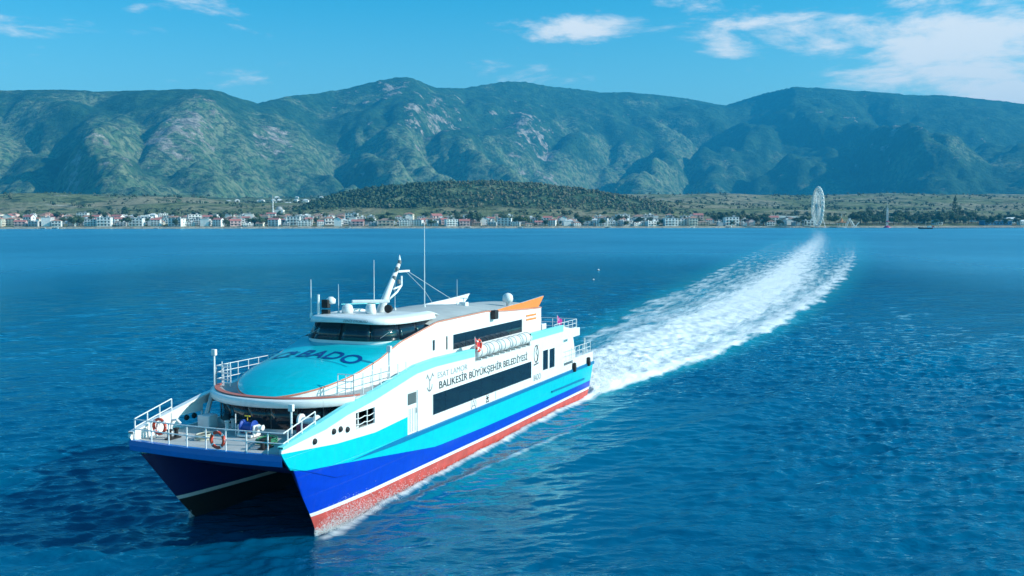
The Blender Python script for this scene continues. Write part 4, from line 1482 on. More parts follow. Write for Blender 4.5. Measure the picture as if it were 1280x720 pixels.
# --- stern --------------------------------------------------------
mb = MB().prism([(1.0, 3.32), (6.2, 3.32), (5.6, 5.85), (2.0, 5.85)], -3.5, 3.5, 'y'); mb.build('aft_house', WHITE, ferry, bevel=.06)
for sg in (1, -1):
    MB().prism([(4.9, 4.3), (7.0, 4.3), (7.3, 5.75), (5.8, 5.75)], sg * 3.52, sg * 3.6, 'y').build('recess_panel', pmat('recess_grey', (.35, .37, .38), .6), ferry)  # grey panel for the darker recess at the aft deck
    for k in range(5): MB().box((6.2, sg * 3.63, 4.5 + k * .24), (1.7, .04, .05)).build('recess_rail', STEEL, ferry)
    MB().prism([(3.2, 6.1), (8.0, 6.1), (7.4, 7.18), (5.5, 6.9), (3.2, 6.75)], sg * 4.40, sg * 4.49, 'y').build('aft_bulwark', WHITE, ferry)
    for (x, z) in ((5.0, 3.6), (1.2, 3.6)):
        MB().lathe([(0, -.4), (.14, -.36), (.17, 0), (.14, .36), (0, .4)], (x, sg * 4.66, z), 'z', 10).build('fender', BLACK, ferry)
    MB().bar((1.0, sg * 4.2, 3.3), (1.0, sg * 4.2, 5.6), .06).build('stern_post', WHITE, ferry)
    MB().box((8.0, sg * 2.5, 6.95), (1.0, 1.2, .95)).build('deck_locker', WHITE, ferry, bevel=.06)


# --- things carried on board --------------------------------------
def ring_mesh(R=.36, r=.075):
    mb = MB(); n, k = 32, 10
    for i in range(n):
        a0, a1 = 2 * PI * i / n, 2 * PI * (i + 1) / n
        rows = [[((R + r * math.cos(2 * PI * j / k)) * math.cos(a), (R + r * math.cos(2 * PI * j / k)) * math.sin(a), r * math.sin(2 * PI * j / k)) for j in range(k + 1)] for a in (a0, a1)]
        mb.grid(rows, 1 if (i % 8) in (3,) else 0)
    return mb


def life_ring(M, label, group=None):
    o = empty('life_ring'); o.matrix_world = BM @ M
    tag(o, label, 'life ring', group)
    ring_mesh().build('ring', [RINGRED, WHITE], o, smooth=True)
    pts = [((.36 + .09 * (0.6 + .4 * math.cos(8 * 2 * PI * i / 64))) * math.cos(2 * PI * i / 64), (.36 + .09 * (.6 + .4 * math.cos(8 * 2 * PI * i / 64))) * math.sin(2 * PI * i / 64), .03) for i in range(64)]
    MB().tube(pts, .012, 4, closed=True).build('grab_line', WHITE, o)
    return o


face_fwd = Matrix(((0, 0, 1, 0), (1, 0, 0, 0), (0, 1, 0, 0), (0, 0, 0, 1)))
life_ring(Matrix.Translation((45.62, .95, 5.25)) @ face_fwd, 'red life ring hung on the middle of the bow rail')
life_ring(Matrix.Translation((44.4, -3.55, 5.3)) @ face_fwd, 'red and white life ring hung by the davits inside the sloping bulwark')
life_ring(Matrix.Translation((24.2, 4.62, 7.5)) @ Matrix.Rotation(-PI / 2, 4, 'X'), 'red life ring on the side rail beside the small flag', )


def flag(x, y, z, w, h, label, col, crescent=True):
    f = empty('flag'); loose(f, Matrix.Translation((x, y, z)))
    tag(f, label, 'flag')
    MB().bar((0, 0, 0), (0, 0, 1.5), .02, 6).build('staff', WHITE, f)
    rows = []
    for j in range(5):
        rows.append([(-w * i / 10, .10 * math.sin(i * .8 + j * .3) * i / 10, 1.45 - h * j / 4 - .04 * i) for i in range(11)])
    MB().grid(rows).build('cloth', col, f, smooth=True)
    if crescent:
        for sd in (1, -1):
            pts = arc(.38 * w, 1.45 - h * .5, .26 * h, .26 * h, 40, 320, 12) + arc(.38 * w + .08, 1.45 - h * .5, .20 * h, .20 * h, 320, 40, 12)
            mb = MB(); n = 13
            P = [(-u, .10 * math.sin(u / w * 8) * u / w + sd * .02, v - .15 * u) for u, v in pts]
            mb.add(P, [(i, i + 1, 2 * n - 2 - i, 2 * n - 1 - i) for i in range(n - 1)]); mb.build('crescent', WHITE, f)


flag(24.1, 4.3, 6.55, .62, .42, 'small red and white flag flying beside the raft canisters', CLOTHRED)
flag(7.2, 3.9, 6.6, .95, .6, 'magenta and red flag trailing from the rail over the stern', pmat('flag_magenta', (.45, .02, .22), .8))

n_r = 5
for i in range(n_r):
    x = 14.2 + 1.98 * i + .9
    r_ = empty('life_raft_canister'); loose(r_, Matrix.Translation((x, 4.12, 6.47)))
    lab = ['white life raft canister nearest the stern in its row', 'second white life raft canister from the stern', 'white life raft canister in the middle of its row of five',
           'second white life raft canister from the small flag', 'white life raft canister beside the small red flag'][i]
    tag(r_, lab, 'life raft', 'life raft canisters along the side rail')
    MB().lathe([(0, -.90), (.30, -.90), (.38, -.82), (.42, -.7), (.42, .7), (.38, .82), (.30, .90), (0, .90)], (0, 0, .52), 'x', 20).build('shell', BARREL, r_, smooth=True)
    for d in (-.45, .45): MB().lathe([(.41, -.05), (.44, -.05), (.44, .05), (.41, .05)], (d, 0, .52), 'x', 20).build('strap', BAND, r_)
    MB().box((-.5, 0, .06), (.1, .8, .12)).box((.5, 0, .06), (.1, .8, .12)).build('cradle', WHITE, r_)


def coil(x, y, label, mat, R=.42):
    pts = []
    for i in range(150):
        a = i * .28; rr = R - .10 * ((i // 22) % 3) * .5 + .02 * math.sin(i * 1.7)
        pts.append((rr * math.cos(a), rr * math.sin(a), .03 + .0018 * i))
    o = MB().tube(pts, .032, 6).build('rope_coil', mat, None, smooth=True)
    loose(o, Matrix.Translation((x, y, 4.70))); tag(o, label, 'rope')


coil(43.3, 2.0, 'green mooring rope coiled on the foredeck behind the bow rail', GREENROPE, .5)
coil(43.7, -1.4, 'pale mooring rope coiled on the foredeck between windlass and bow rail', pmat('pale_rope', (.55, .52, .42), .9, bump=.5))


# --- spray thrown up by the hulls ---------------------------------
def spray(name, pts, sizes, label):
    V, F = [], []
    tet = np.array([(1, 1, 1), (1, -1, -1), (-1, 1, -1), (-1, -1, 1)], float) / 1.7
    n = len(pts)
    pts = np.asarray(pts); sizes = np.asarray(sizes)
    th = rng.random(n) * 2 * PI
    c, s = np.cos(th), np.sin(th)
    q = tet[None] * sizes[:, None, None]
    x = q[..., 0] * c[:, None] - q[..., 1] * s[:, None]; y = q[..., 0] * s[:, None] + q[..., 1] * c[:, None]
    V = np.stack([x, y, q[..., 2]], -1) + pts[:, None, :]
    F = (np.array([(0, 1, 2), (0, 3, 1), (0, 2, 3), (1, 3, 2)])[None] + (np.arange(n) * 4)[:, None, None]).reshape(-1, 3)
    V = V.reshape(-1, 3)
    me = bpy.data.meshes.new(name)
    me.vertices.add(len(V)); me.vertices.foreach_set('co', V.ravel())
    me.loops.add(F.size); me.loops.foreach_set('vertex_index', F.ravel().astype(np.int32))
    me.polygons.add(len(F)); me.polygons.foreach_set('loop_start', np.arange(0, F.size, 3, dtype=np.int32))
    me.update(calc_edges=True)
    me.materials.append(pmat('spray_white', (.85, .88, .90), .8, var=.02))
    o = link(name, me); tag(o, label, None, kind='stuff')


def b2w(x, y, z):
    v = BM @ Vector((x, y, z + .40)); return (v.x, v.y, v.z)


P, Sz = [], []
for _ in range(60000):                      # astern
    d = min(random.expovariate(1 / 4.5), 22); y = max(-5.5, min(5.2, random.gauss(0, 2.6 + .10 * d)))
    h = min(1.5, abs(random.gauss(0, .8))) * np.interp(d, [0, 3, 8, 20, 40], [1.1, 1.7, 1.2, .6, .3]) * (1.35 if abs(y) > 2 else .8)
    P.append(b2w(-.4 - d, y, .2 + h)); Sz.append(random.uniform(.012, .045))
spray('stern_spray', P, Sz, 'white mist of spray thrown up behind the ferry stern')
P, Sz = [], []
for sg in (1, -1):
    for _ in range(8000):                   # at the stems and along the waterline
        d = random.expovariate(1 / 4.5)
        if d > 38: continue
        x = 42.0 - d
        h = abs(random.gauss(0, .5)) * np.interp(d, [0, 2, 6, 15, 40], [.6, 1.15, .85, .35, .25])
        z = -x * TRIM + h
        P.append(b2w(x, sg * (yout(x, max(z, 0)) + .04 + abs(random.gauss(0, .22)) * np.interp(d, [0, 4, 12], [.3, 1.2, .8])), z)); Sz.append(random.uniform(.008, .028))
spray('bow_spray', P, Sz, 'pale spray curling up the red bottom paint at the bows')

# ================================================================== TOWN AND SHORE
def gz(x, y): return float(ground(np.array([x]), np.array([y]))[0])


def at_px(px, y): return (px - 640) / FPX * y


def wallmat(n, c): return pmat('wall_' + n, c, .85, var=.05, scale=.3)


WALLS = {'white': wallmat('white', (.78, .77, .74)), 'cream': wallmat('cream', (.70, .64, .52)), 'pink': wallmat('pink', (.66, .46, .43)),
         'blue': wallmat('blue', (.28, .42, .62)), 'grey': wallmat('grey', (.48, .48, .48)), 'tan': wallmat('tan', (.52, .42, .32))}
ROOFS = {'orange': pmat('roof_orange_tile', (.42, .22, .16), .85, var=.15, scale=.4), 'brown': pmat('roof_brown_tile', (.30, .20, .16), .85, var=.15, scale=.4),
         'white': pmat('roof_white', (.74, .73, .71), .8), 'grey': pmat('roof_grey', (.36, .36, .37), .8), 'red': pmat('roof_red_tile', (.44, .16, .14), .85, var=.15, scale=.4)}
PANE = pmat('house_window', (.03, .045, .06), .15)


def house_proto(w, d, floors, wall, roof, kind, windows=True):
    h = floors * 3.0
    o = empty('house')
    mb = MB(); mb.box((0, 0, h / 2 - .5), (w, d, h + 1))
    if kind == 'gable':
        mb.add([(-w / 2, -d / 2, h), (-w / 2, d / 2, h), (-w / 2, 0, h + d * .26)], [(0, 1, 2)])
        mb.add([(w / 2, -d / 2, h), (w / 2, d / 2, h), (w / 2, 0, h + d * .26)], [(0, 1, 2)])
    for f in range(1, floors):                                 # balcony slabs
        mb.box((0, -d / 2 - .6, f * 3.0 - .1), (w * .7, 1.2, .18)); mb.box((0, -d / 2 - 1.15, f * 3.0 + .4), (w * .7, .1, .8))
    mb.build('wall', WALLS[wall], o)
    rb = MB()
    if kind == 'hip':
        e = .5; t = h + min(w, d) * .24; r = max(.3, w / 2 - d / 2)
        v = [(-w / 2 - e, -d / 2 - e, h), (w / 2 + e, -d / 2 - e, h), (w / 2 + e, d / 2 + e, h), (-w / 2 - e, d / 2 + e, h), (-r, 0, t), (r, 0, t)]
        rb.add(v, [(0, 1, 5, 4), (1, 2, 5), (2, 3, 4, 5), (3, 0, 4), (3, 2, 1, 0)])
        rb.box((w * .25, d * .1, h + min(w, d) * .2), (.7, .7, 1.6))
    elif kind == 'gable':
        e = .5; t = h + d * .26 + .15
        rb.add([(-w / 2 - e, -d / 2 - e, h - .1), (w / 2 + e, -d / 2 - e, h - .1), (w / 2 + e, 0, t), (-w / 2 - e, 0, t), (w / 2 + e, d / 2 + e, h - .1), (-w / 2 - e, d / 2 + e, h - .1)],
               [(0, 1, 2, 3), (3, 2, 4, 5)])
        rb.box((w * .28, d * .15, h + d * .22), (.7, .7, 1.6))
    else:
        rb.prism([(-w / 2 - .3, -d / 2 - .3), (w / 2 + .3, -d / 2 - .3), (w / 2 + .3, d / 2 + .3), (-w / 2 - .3, d / 2 + .3)], h - .02, h + .25, 'z')
        rb.box((w * .2, 0, h + 1.1), (2.6, 2.4, 1.8)); rb.box((-w * .25, d * .2, h + .8), (1.2, .9, 1.2))
    rb.build('roof', ROOFS[roof], o)
    if windows:
        nw = max(2, int(w / 3.4))
        wm = MB().box((0, 0, 0), (1.5, .16, 1.7)).mesh('window', [PANE])
        for f in range(floors):
            for i in range(nw):
                q = link('window', wm, o); q.location = (-w / 2 + w * (i + .5) / nw, -d / 2 - .02, f * 3.0 + 1.6)
            q = link('window', wm, o); q.location = (w / 2 + .02, d * .1, f * 3.0 + 1.6); q.rotation_euler = (0, 0, PI / 2)
    return o


VAR = [(11, 9, 2, 'white', 'orange', 'hip', 'white two-storey house, orange hipped roof'),
       (14, 9, 2, 'white', 'white', 'flat', 'long low white house, flat white roof'),
       (12, 10, 3, 'cream', 'orange', 'hip', 'cream three-storey house, orange hipped roof'),
       (15, 11, 3, 'white', 'grey', 'flat', 'white three-storey flats, flat grey roof'),
       (11, 9, 2, 'pink', 'red', 'gable', 'pink gabled house, red tile roof'),
       (10, 8, 1, 'cream', 'brown', 'gable', 'single-storey cream cottage, brown gabled roof'),
       (16, 10, 2, 'tan', 'brown', 'hip', 'wide tan house, brown hipped roof'),
       (11, 9, 3, 'white', 'red', 'gable', 'tall white gabled house, red roof'),
       (13, 10, 2, 'grey', 'white', 'flat', 'grey two-storey house, flat white roof')]
PROTO, USED = [], []


def quarter(u):
    for lim, t in ((120, 'below the tan fields'), (255, 'short of the minaret'), (430, 'round the minaret'), (550, "by the mound's dark wood"), (690, 'by the beach parasols'),
                   (800, "by the mound's sunny foot"), (930, 'before the market hall'), (1030, 'by the ferris wheel'), (1120, 'by the drop tower'), (1180, 'behind the jetty head')):
        if u < lim: return t
    return 'by the blue waterside building'


def build_houses():
    global PROTO
    weights = [4, 8, 3, 7, 3, 2, 2, 3, 4]
    for v in VAR:
        PROTO.append(house_proto(*v[:6])); USED.append(False)
    PLAIN = []
    spots = []

    def free(x, y, r):
        return all((x - a) ** 2 + ((y - b) * 1.0) ** 2 > (r + c) ** 2 for a, b, c in spots)
    total = 0
    for row, (d0, d1, n, umax) in enumerate(((24, 36, 78, 1012), (50, 80, 78, 985), (95, 150, 72, 960), (165, 260, 56, 930))):
        k = 0; tries = 0
        while k < n and tries < 4000:
            tries += 1
            d = random.uniform(d0, d1); x = random.uniform(-790, 470)
            y = shore(x) + d; u = 640 + FPX * x / y
            if u > umax or u < -25: continue
            if 555 < u < 690 and row == 0 and random.random() < .7: continue
            if 820 < u < 1000 and random.random() < .35: continue
            if not free(x, y, 8.2 if row == 0 else 9.0): continue
            vi = random.choices(range(len(VAR)), weights)[0]
            src = PROTO[vi]
            if not USED[vi]: o = src; USED[vi] = True
            else: o = copy_tree(src)
            o.location = (x, float(y), gz(x, y)); o.rotation_euler = (0, 0, math.atan(.12) + random.choice((0, 0, 0, PI / 2, -.3, .3)) + random.uniform(-.08, .08))
            s = random.uniform(.68, 1.22); o.scale = (s * random.uniform(1.0, 1.35), s, s * random.uniform(.9, 1.2))
            lab = VAR[vi][6] + ', ' + ('on the waterfront', 'one row back', 'deeper in town', 'in the back rows')[row] + ' ' + quarter(u)
            tag(o, lab, 'house', lab)
            spots.append((x, float(y), 8.0)); k += 1; total += 1
    # low cottages filling the inland quarters
    for wall, roof, lab0 in (('white', 'white', 'low white cottage, pale hipped roof'), ('cream', 'brown', 'low cream cottage, brown hipped roof'), ('pink', 'orange', 'low pink cottage, orange hipped roof')):
        src = house_proto(11, 8, 1, wall, roof, 'hip', False); src.name = 'cottage'; first = True; k = 0; tries = 0
        while k < 46 and tries < 4000:
            tries += 1
            d = random.uniform(60, 330); x = random.uniform(-850, 330); y = float(shore(x)) + d; u = 640 + FPX * x / y
            if u < -20 or u > 830 or (u > 430 and d > 190) or not free(x, y, 5.5): continue
            o = src if first else copy_tree(src); first = False
            o.location = (x, y, gz(x, y)); o.rotation_euler = (0, 0, random.uniform(-.5, .5)); s = random.uniform(.8, 1.25); o.scale = (s * 1.1, s, s * random.uniform(1, 1.4))
            lab = lab0 + (', deeper in town ' if d < 160 else ', at the inland edge ') + quarter(u)
            tag(o, lab, 'cottage', lab); spots.append((x, y, 6.0)); k += 1
    # far hamlet on the lower slopes
    src = house_proto(16, 11, 2, 'white', 'white', 'hip', False); first = True
    for _ in range(26):
        y = random.uniform(2350, 3050); x = at_px(random.uniform(270, 428), y)
        o = src if first else copy_tree(src); first = False
        o.location = (x, y, gz(x, y)); o.rotation_euler = (0, 0, random.uniform(-.6, .6)); s = random.uniform(.55, .95); o.scale = (s, s, s)
        tag(o, 'white hipped-roof house of the small hamlet up on the slope above town', 'house', 'hamlet houses above the town')
    for i, p in enumerate(PROTO):
        if not USED[i]:
            for c in list(p.children): bpy.data.objects.remove(c)
            bpy.data.objects.remove(p)


build_houses()


# --- individual trees along the front -----------------------------
def tree_proto(h, r, style, leaves):
    o = empty('tree')
    tr = MB(); th = h * (.38 if style != 'cypress' else .12)
    tr.tube([(0, 0, -.5), (.1, .05, th * .5), (-.05, .1, th), (.1, 0, h * .8)], .3, 7, radii=[h * .028, h * .022, h * .017, h * .005])
    if style != 'cypress':
        for k in range(6):
            a = k * 1.05 + random.uniform(-.3, .3); z = th * random.uniform(.8, 1.2)
            tr.tube([(0, 0, z), (math.cos(a) * r * .35, math.sin(a) * r * .35, z + h * .16), (math.cos(a) * r * .7, math.sin(a) * r * .7, z + h * .25)], .1, 5, radii=[h * .011, h * .008, h * .003])
    tr.build('trunk', BARK, o, smooth=True)
    cr = MB(); n = 620
    lobes = []
    for k in range(11 if style != 'cypress' else 1):
        a = random.uniform(0, 2 * PI); q = random.uniform(.15, .62) * r
        lobes.append((math.cos(a) * q, math.sin(a) * q, h * random.uniform(.42, .84), r * random.uniform(.34, .55)))
    for k in range(n):
        if style == 'cypress':
            z = h * (.06 + .94 * random.random()); t = z / h
            rr = r * (math.sin(PI * min(1, t * .92 + .1)) ** .7) * random.uniform(.6, 1.08); a = random.uniform(0, 2 * PI)
            c = Vector((rr * math.cos(a), rr * math.sin(a), z)); nrm = Vector((math.cos(a), math.sin(a), .5))
        else:
            lx, ly, lz, lr = random.choice(lobes)
            v = Vector((random.gauss(0, 1), random.gauss(0, 1), random.gauss(0, 1))).normalized()
            c = Vector((lx, ly, lz)) + Vector((v.x, v.y, v.z * (.8 if style != 'pine' else .5))) * lr * random.uniform(.65, 1.12); nrm = v + Vector((0, 0, .3))
        nrm = (nrm + Vector((random.uniform(-.5, .5), random.uniform(-.5, .5), random.uniform(-.5, .5)))).normalized()
        t1 = nrm.orthogonal().normalized(); t2 = nrm.cross(t1); s = r * random.uniform(.07, .15) * (1.5 if style == 'cypress' else 1)
        cr.add([c - t1 * s, c - t2 * s * .7, c + t1 * s + nrm * s * .3, c + t2 * s * .7], [(0, 1, 2, 3)], random.choice(range(len(leaves))))
    cr.build('crown', leaves, o, fixn=False)
    return o


TREES = {'round': tree_proto(12, 6.2, 'round', [LEAF[1], LEAF[0], LEAF[1]]), 'light': tree_proto(11, 5.5, 'round', [LEAF[1], pmat('leaf_bright', (.08, .13, .035), .8, var=.2, scale=.3)]),
         'pine': tree_proto(14, 6.5, 'pine', [LEAF[0], LEAF[0], LEAF[1]]), 'cypress': tree_proto(26, 3.6, 'cypress', [LEAF[0], LEAF[1]]), 'tall': tree_proto(22, 5.2, 'round', [LEAF[0], LEAF[1]])}
TLAB = {'round': 'round dark green tree', 'light': 'bright green broadleaf tree',
        'pine': 'spreading dark umbrella pine', 'cypress': 'tall narrow dark cypress rising above the trees by the jetty', 'tall': 'tall loose-crowned poplar standing against the cypress'}
TUSED = set()


def plant(kind, px, d, s, dx=0.0):
    y = 1430.0 + d
    x = at_px(px, y); y = float(shore(x)) + d; x = at_px(px, y) + dx
    o = TREES[kind] if kind not in TUSED else copy_tree(TREES[kind]); TUSED.add(kind)
    o.location = (x, y, gz(x, y)); o.rotation_euler = (0, 0, random.uniform(0, 6.28)); o.scale = (s * random.uniform(.9, 1.1),) * 2 + (s * random.uniform(.85, 1.1),)
    lab = TLAB[kind] + ('' if kind in ('cypress', 'tall') else (', at the beach edge ' if d < 32 else ', among the first houses ' if d < 70 else ', well back from the water ') + quarter(px))
    tag(o, lab, 'tree', lab)


for px, d, s, k in [(92, 30, 1.0, 'round'), (80, 34, .9, 'pine'), (101, 36, 1.0, 'round'), (565, 40, 1.15, 'light'), (573, 44, 1.1, 'round'), (592, 38, 1.3, 'pine'), (598, 44, 1.2, 'round'),
                    (632, 36, 1.3, 'light'), (640, 40, 1.25, 'light'), (650, 34, 1.25, 'light'), (657, 42, 1.2, 'light'), (845, 34, 1.2, 'light'), (840, 42, 1.0, 'round'), (812, 36, .8, 'round'),
                    (735, 30, 1.0, 'round'), (726, 34, .9, 'pine'), (800, 32, .9, 'pine'), (826, 30, .8, 'round'), (328, 40, 1.0, 'light'), (322, 46, .9, 'round'), (424, 60, .9, 'round'), (462, 40, .9, 'pine'),
                    (907, 40, 1.2, 'pine'), (915, 46, 1.15, 'round'), (903, 50, 1.1, 'pine'), (938, 40, 1.1, 'pine'), (946, 44, 1.25, 'round'), (954, 48, 1.2, 'pine'), (962, 40, .9, 'round'), (893, 90, 1.1, 'round'),
                    (912, 100, 1.2, 'pine'), (925, 96, 1.1, 'round'), (1003, 60, .9, 'pine'), (1010, 40, .8, 'round'), (1036, 70, 1.0, 'light'), (1044, 60, 1.1, 'light'), (1192, 95, 1.35, 'cypress'), (1199, 105, 1.2, 'tall'), (1188, 90, .9, 'tall')]:
    plant(k, px, d, s * 1.2)
for px in np.linspace(1066, 1278, 84):
    plant(random.choice(['round', 'pine', 'round', 'light']), px + random.uniform(-3, 3), random.uniform(30, 130), random.uniform(1.0, 1.7) * (1.0 if px < 1215 else .75))
for _ in range(150):
    plant(random.choice(['round', 'pine', 'light', 'round']), random.uniform(-10, 1010), random.choice((18, 45, 90, 140, 200, 300)) + random.uniform(-4, 12), random.uniform(.5, 1.15))


# --- big wheel ----------------------------------------------------
def big_wheel():
    y = 1478.0; x = at_px(1021, y); z0 = gz(x, y)
    o = empty('ferris_wheel', (x, y, z0), math.radians(88.5))
    tag(o, 'tall white ferris wheel seen almost edge-on beside the shore', 'ferris wheel')
    R, hz = 28.0, 31.5
    W = pmat('wheel_white', (.80, .78, .72), .5)
    for s in (-1.4, 1.4):
        for rr, q in ((R, .6), (R * .86, .4)):
            MB().tube([(rr * math.cos(a), s, hz + rr * math.sin(a)) for a in np.linspace(0, 2 * PI, 61)[:-1]], q, 6, closed=True).build('rim', W, o, smooth=True)
    sp = MB().bar((0, -.08, 0), (R, 0, 0), .27, 5).mesh('spoke', [W])
    br = MB().tube([(R, -1.4, 0), (R * .86, 1.4, 0), (R * .86, -1.4, 0), (R, 1.4, 0)], .14, 5).mesh('brace', [W])
    cb = MB().lathe([(0, -1.5), (1.2, -1.4), (1.5, -.5), (1.5, .5), (1.3, 1.3), (.4, 1.7), (0, 1.7)], (0, 0, 0), 'z', 10).mesh('cabin', [W], True)
    for i in range(28):
        a = 2 * PI * i / 28
        for s in (-1.4, 1.4):
            q = link('spoke', sp, o); q.location = (0, s, hz); q.rotation_euler = (0, -a, 0)
        q = link('brace', br, o); q.location = (0, 0, hz); q.rotation_euler = (0, -a, 0)
        q = link('cabin', cb, o); q.location = ((R + .3) * math.cos(a), 0, hz + (R + .3) * math.sin(a))
    MB().lathe([(0, -3.2), (1.5, -3.2), (1.5, 3.2), (0, 3.2)], (0, 0, hz), 'y', 16).build('hub', W, o)
    for sx in (-1, 1):
        for sy in (-1, 1):
            MB().bar((0, sy * 3, hz), (sx * 13, sy * 8.5, -.5), 0.35, 7, .45).build('leg', W, o)
    MB().box((0, 0, .4), (22, 12, 1.4)).build('platform', pmat('platform_grey', (.3, .3, .32), .8), o)


big_wheel()


def rides():
    # drop tower
    y = 1492.0; x = at_px(1108, y); o = empty('drop_tower', (x, y, gz(x, y))); tag(o, 'slim white drop tower ride with a red base', 'tower')
    W = pmat('tower_white', (.75, .74, .72), .5)
    t = MB()
    for a in range(4): t.bar((1.1 * (1 if a in (0, 3) else -1), 1.1 * (1 if a < 2 else -1), 0), (.8 * (1 if a in (0, 3) else -1), .8 * (1 if a < 2 else -1), 30), .22, 6)
    for k in range(14): t.bar((-1, -1, 2 * k), (1, -1, 2 * k + 2), .12, 5); t.bar((1, 1, 2 * k), (-1, 1, 2 * k + 2), .12, 5); t.bar((-1, 1, 2 * k), (-1, -1, 2 * k + 2), .12, 5); t.bar((1, -1, 2 * k), (1, 1, 2 * k + 2), .12, 5)
    t.build('lattice', W, o); MB().bar((0, 0, 30), (0, 0, 42), .22, 6, .08).build('spire', W, o)
    MB().lathe([(0, 0), (5.5, 0), (5.0, 1.4), (2.2, 3.6), (0, 3.8)], (0, 0, -.2), 'z', 14).build('base', pmat('ride_red', (.42, .05, .12), .5), o)
    MB().lathe([(1.6, 0), (2.6, .2), (2.6, 1.4), (1.6, 1.6)], (0, 0, 9), 'z', 12).build('gondola', pmat('ride_red', (.42, .05, .12), .5), o)
    # pendulum ride: A frame with slanting arms
    y = 1486.0; x = at_px(1063, y); o = empty('swing_ride', (x, y, gz(x, y)), .1); tag(o, 'cream swinging pendulum ride with slanting arms beside the wheel', 'swing ride')
    cm = CREAM
    for s in (-1, 1): MB().bar((-9, s * 3, 0), (-2.5, s * 2, 14), .55, 6, .4).build('leg', cm, o); MB().bar((4, s * 3, 0), (-2.5, s * 2, 14), .55, 6, .4).build('leg', cm, o)
    MB().bar((-2.5, -2.4, 14), (-2.5, 2.4, 14), .6, 8).build('axle', cm, o)
    MB().bar((-2.5, 0, 14), (7, 0, 1.6), .6, 7).build('arm', cm, o); MB().bar((6.5, 0, 1.8), (12, 0, 8.5), .6, 7).build('gondola_arm', cm, o)
    # orange tent ride
    y = 1490.0; x = at_px(1051, y); o = empty('carousel', (x, y, gz(x, y))); tag(o, 'orange and tan tented carousel between the wheel and the swing ride', 'carousel')
    MB().lathe([(0, 15), (.3, 14.5), (2.2, 10.5), (6.5, 7.5), (6.5, 6.8), (0, 7.0)], (0, 0, 0), 'z', 16).build('canopy', pmat('tent_orange', (.50, .20, .07), .8, var=.2), o)
    for k in range(8): MB().bar((6 * math.cos(k * PI / 4), 6 * math.sin(k * PI / 4), 0), (6 * math.cos(k * PI / 4), 6 * math.sin(k * PI / 4), 7), .2, 5).build('post', CREAM, o)
    MB().lathe([(0, 0), (6.6, 0), (6.6, .7), (0, .8)], (0, 0, -.1), 'z', 16).build('platform', CREAM, o); MB().bar((0, 0, 14.5), (0, 0, 21), .3, 6, .1).build('finial', CREAM, o)
    # minaret
    y = 1790.0; x = at_px(342, y); o = empty('minaret', (x, y, gz(x, y))); tag(o, 'slender white minaret rising above the town roofs', 'minaret')
    MB().lathe([(0, -1), (1.7, -1), (1.7, 5), (1.15, 6), (1.05, 20), (1.9, 20.8), (1.9, 22), (1.0, 22.2), (.95, 28), (0, 28.1)], (0, 0, 0), 'z', 12).build('shaft', WALLS['white'], o)
    MB().lathe([(1.15, 28), (.5, 32), (.05, 36), (0, 36.1)], (0, 0, 0), 'z', 12).build('cap', ROOFS['grey'], o)
    y = 1800.0; x = at_px(350, y); o = empty('mosque', (x, y, gz(x, y))); tag(o, 'low white domed mosque beside the slender minaret', 'mosque')
    MB().box((0, 0, 3), (16, 14, 8)).build('wall', WALLS['white'], o); MB().lathe([(6.3, 7), (6, 9), (4.6, 11.4), (2.4, 12.8), (0, 13.2)], (0, 0, 0), 'z', 16).build('dome', ROOFS['grey'], o, smooth=True)
    # long white hall
    y = 1620.0; x = at_px(972, y); o = empty('market_hall', (x, y, gz(x, y)), .1); tag(o, 'long market hall with a pale bowed roof behind the pines', 'hall')
    MB().box((0, 0, 3), (70, 18, 8)).build('wall', WALLS['grey'], o)
    MB().prism([(-37, 7), (-25, 9.2), (-8, 10.6), (10, 10.2), (26, 9.4), (37, 7.2)], -10, 10, 'y').build('roof', ROOFS['white'], o)
    # blue building at the right
    y = 1560.0; x = at_px(1243, y); o = empty('blue_hall', (x, y, gz(x, y)), .12); tag(o, 'long blue sided waterside building by the jetty root', 'building')
    MB().box((0, 0, 2.8), (46, 14, 7)).build('wall', pmat('blue_cladding', (.05, .22, .42), .6, var=.25, scale=.15), o)
    MB().prism([(-24, 6.3), (24, 6.3), (23, 7.6), (-23, 7.4)], -8, 8, 'y').build('roof', ROOFS['grey'], o)
    for k in range(9): MB().box((-20 + 5 * k, -7.05, 2.6), (2.6, .2, 2.2)).build('window', PANE, o)
    for px, yy, w in ((1112, 1600, 20), (1148, 1620, 18), (1222, 1640, 26), (1262, 1600, 22), (1278, 1560, 16), (1170, 1560, 14)):
        x = at_px(px, yy); o = house_proto(w, 10, 2, 'white', 'white' if w != 18 else 'orange', 'hip'); o.location = (x, yy, gz(x, yy) + (2 if w > 19 else 0)); o.rotation_euler = (0, 0, .1)
        tag(o, {20: 'white villa behind the drop tower trees', 18: 'white villa with orange roof among trees right of the drop tower', 26: 'widest white villa behind the cypress', 22: 'white villa behind the blue waterside building',
                16: 'small white villa beyond the blue waterside building', 14: 'smallest white villa in front of the cypress'}[w], 'villa')


rides()


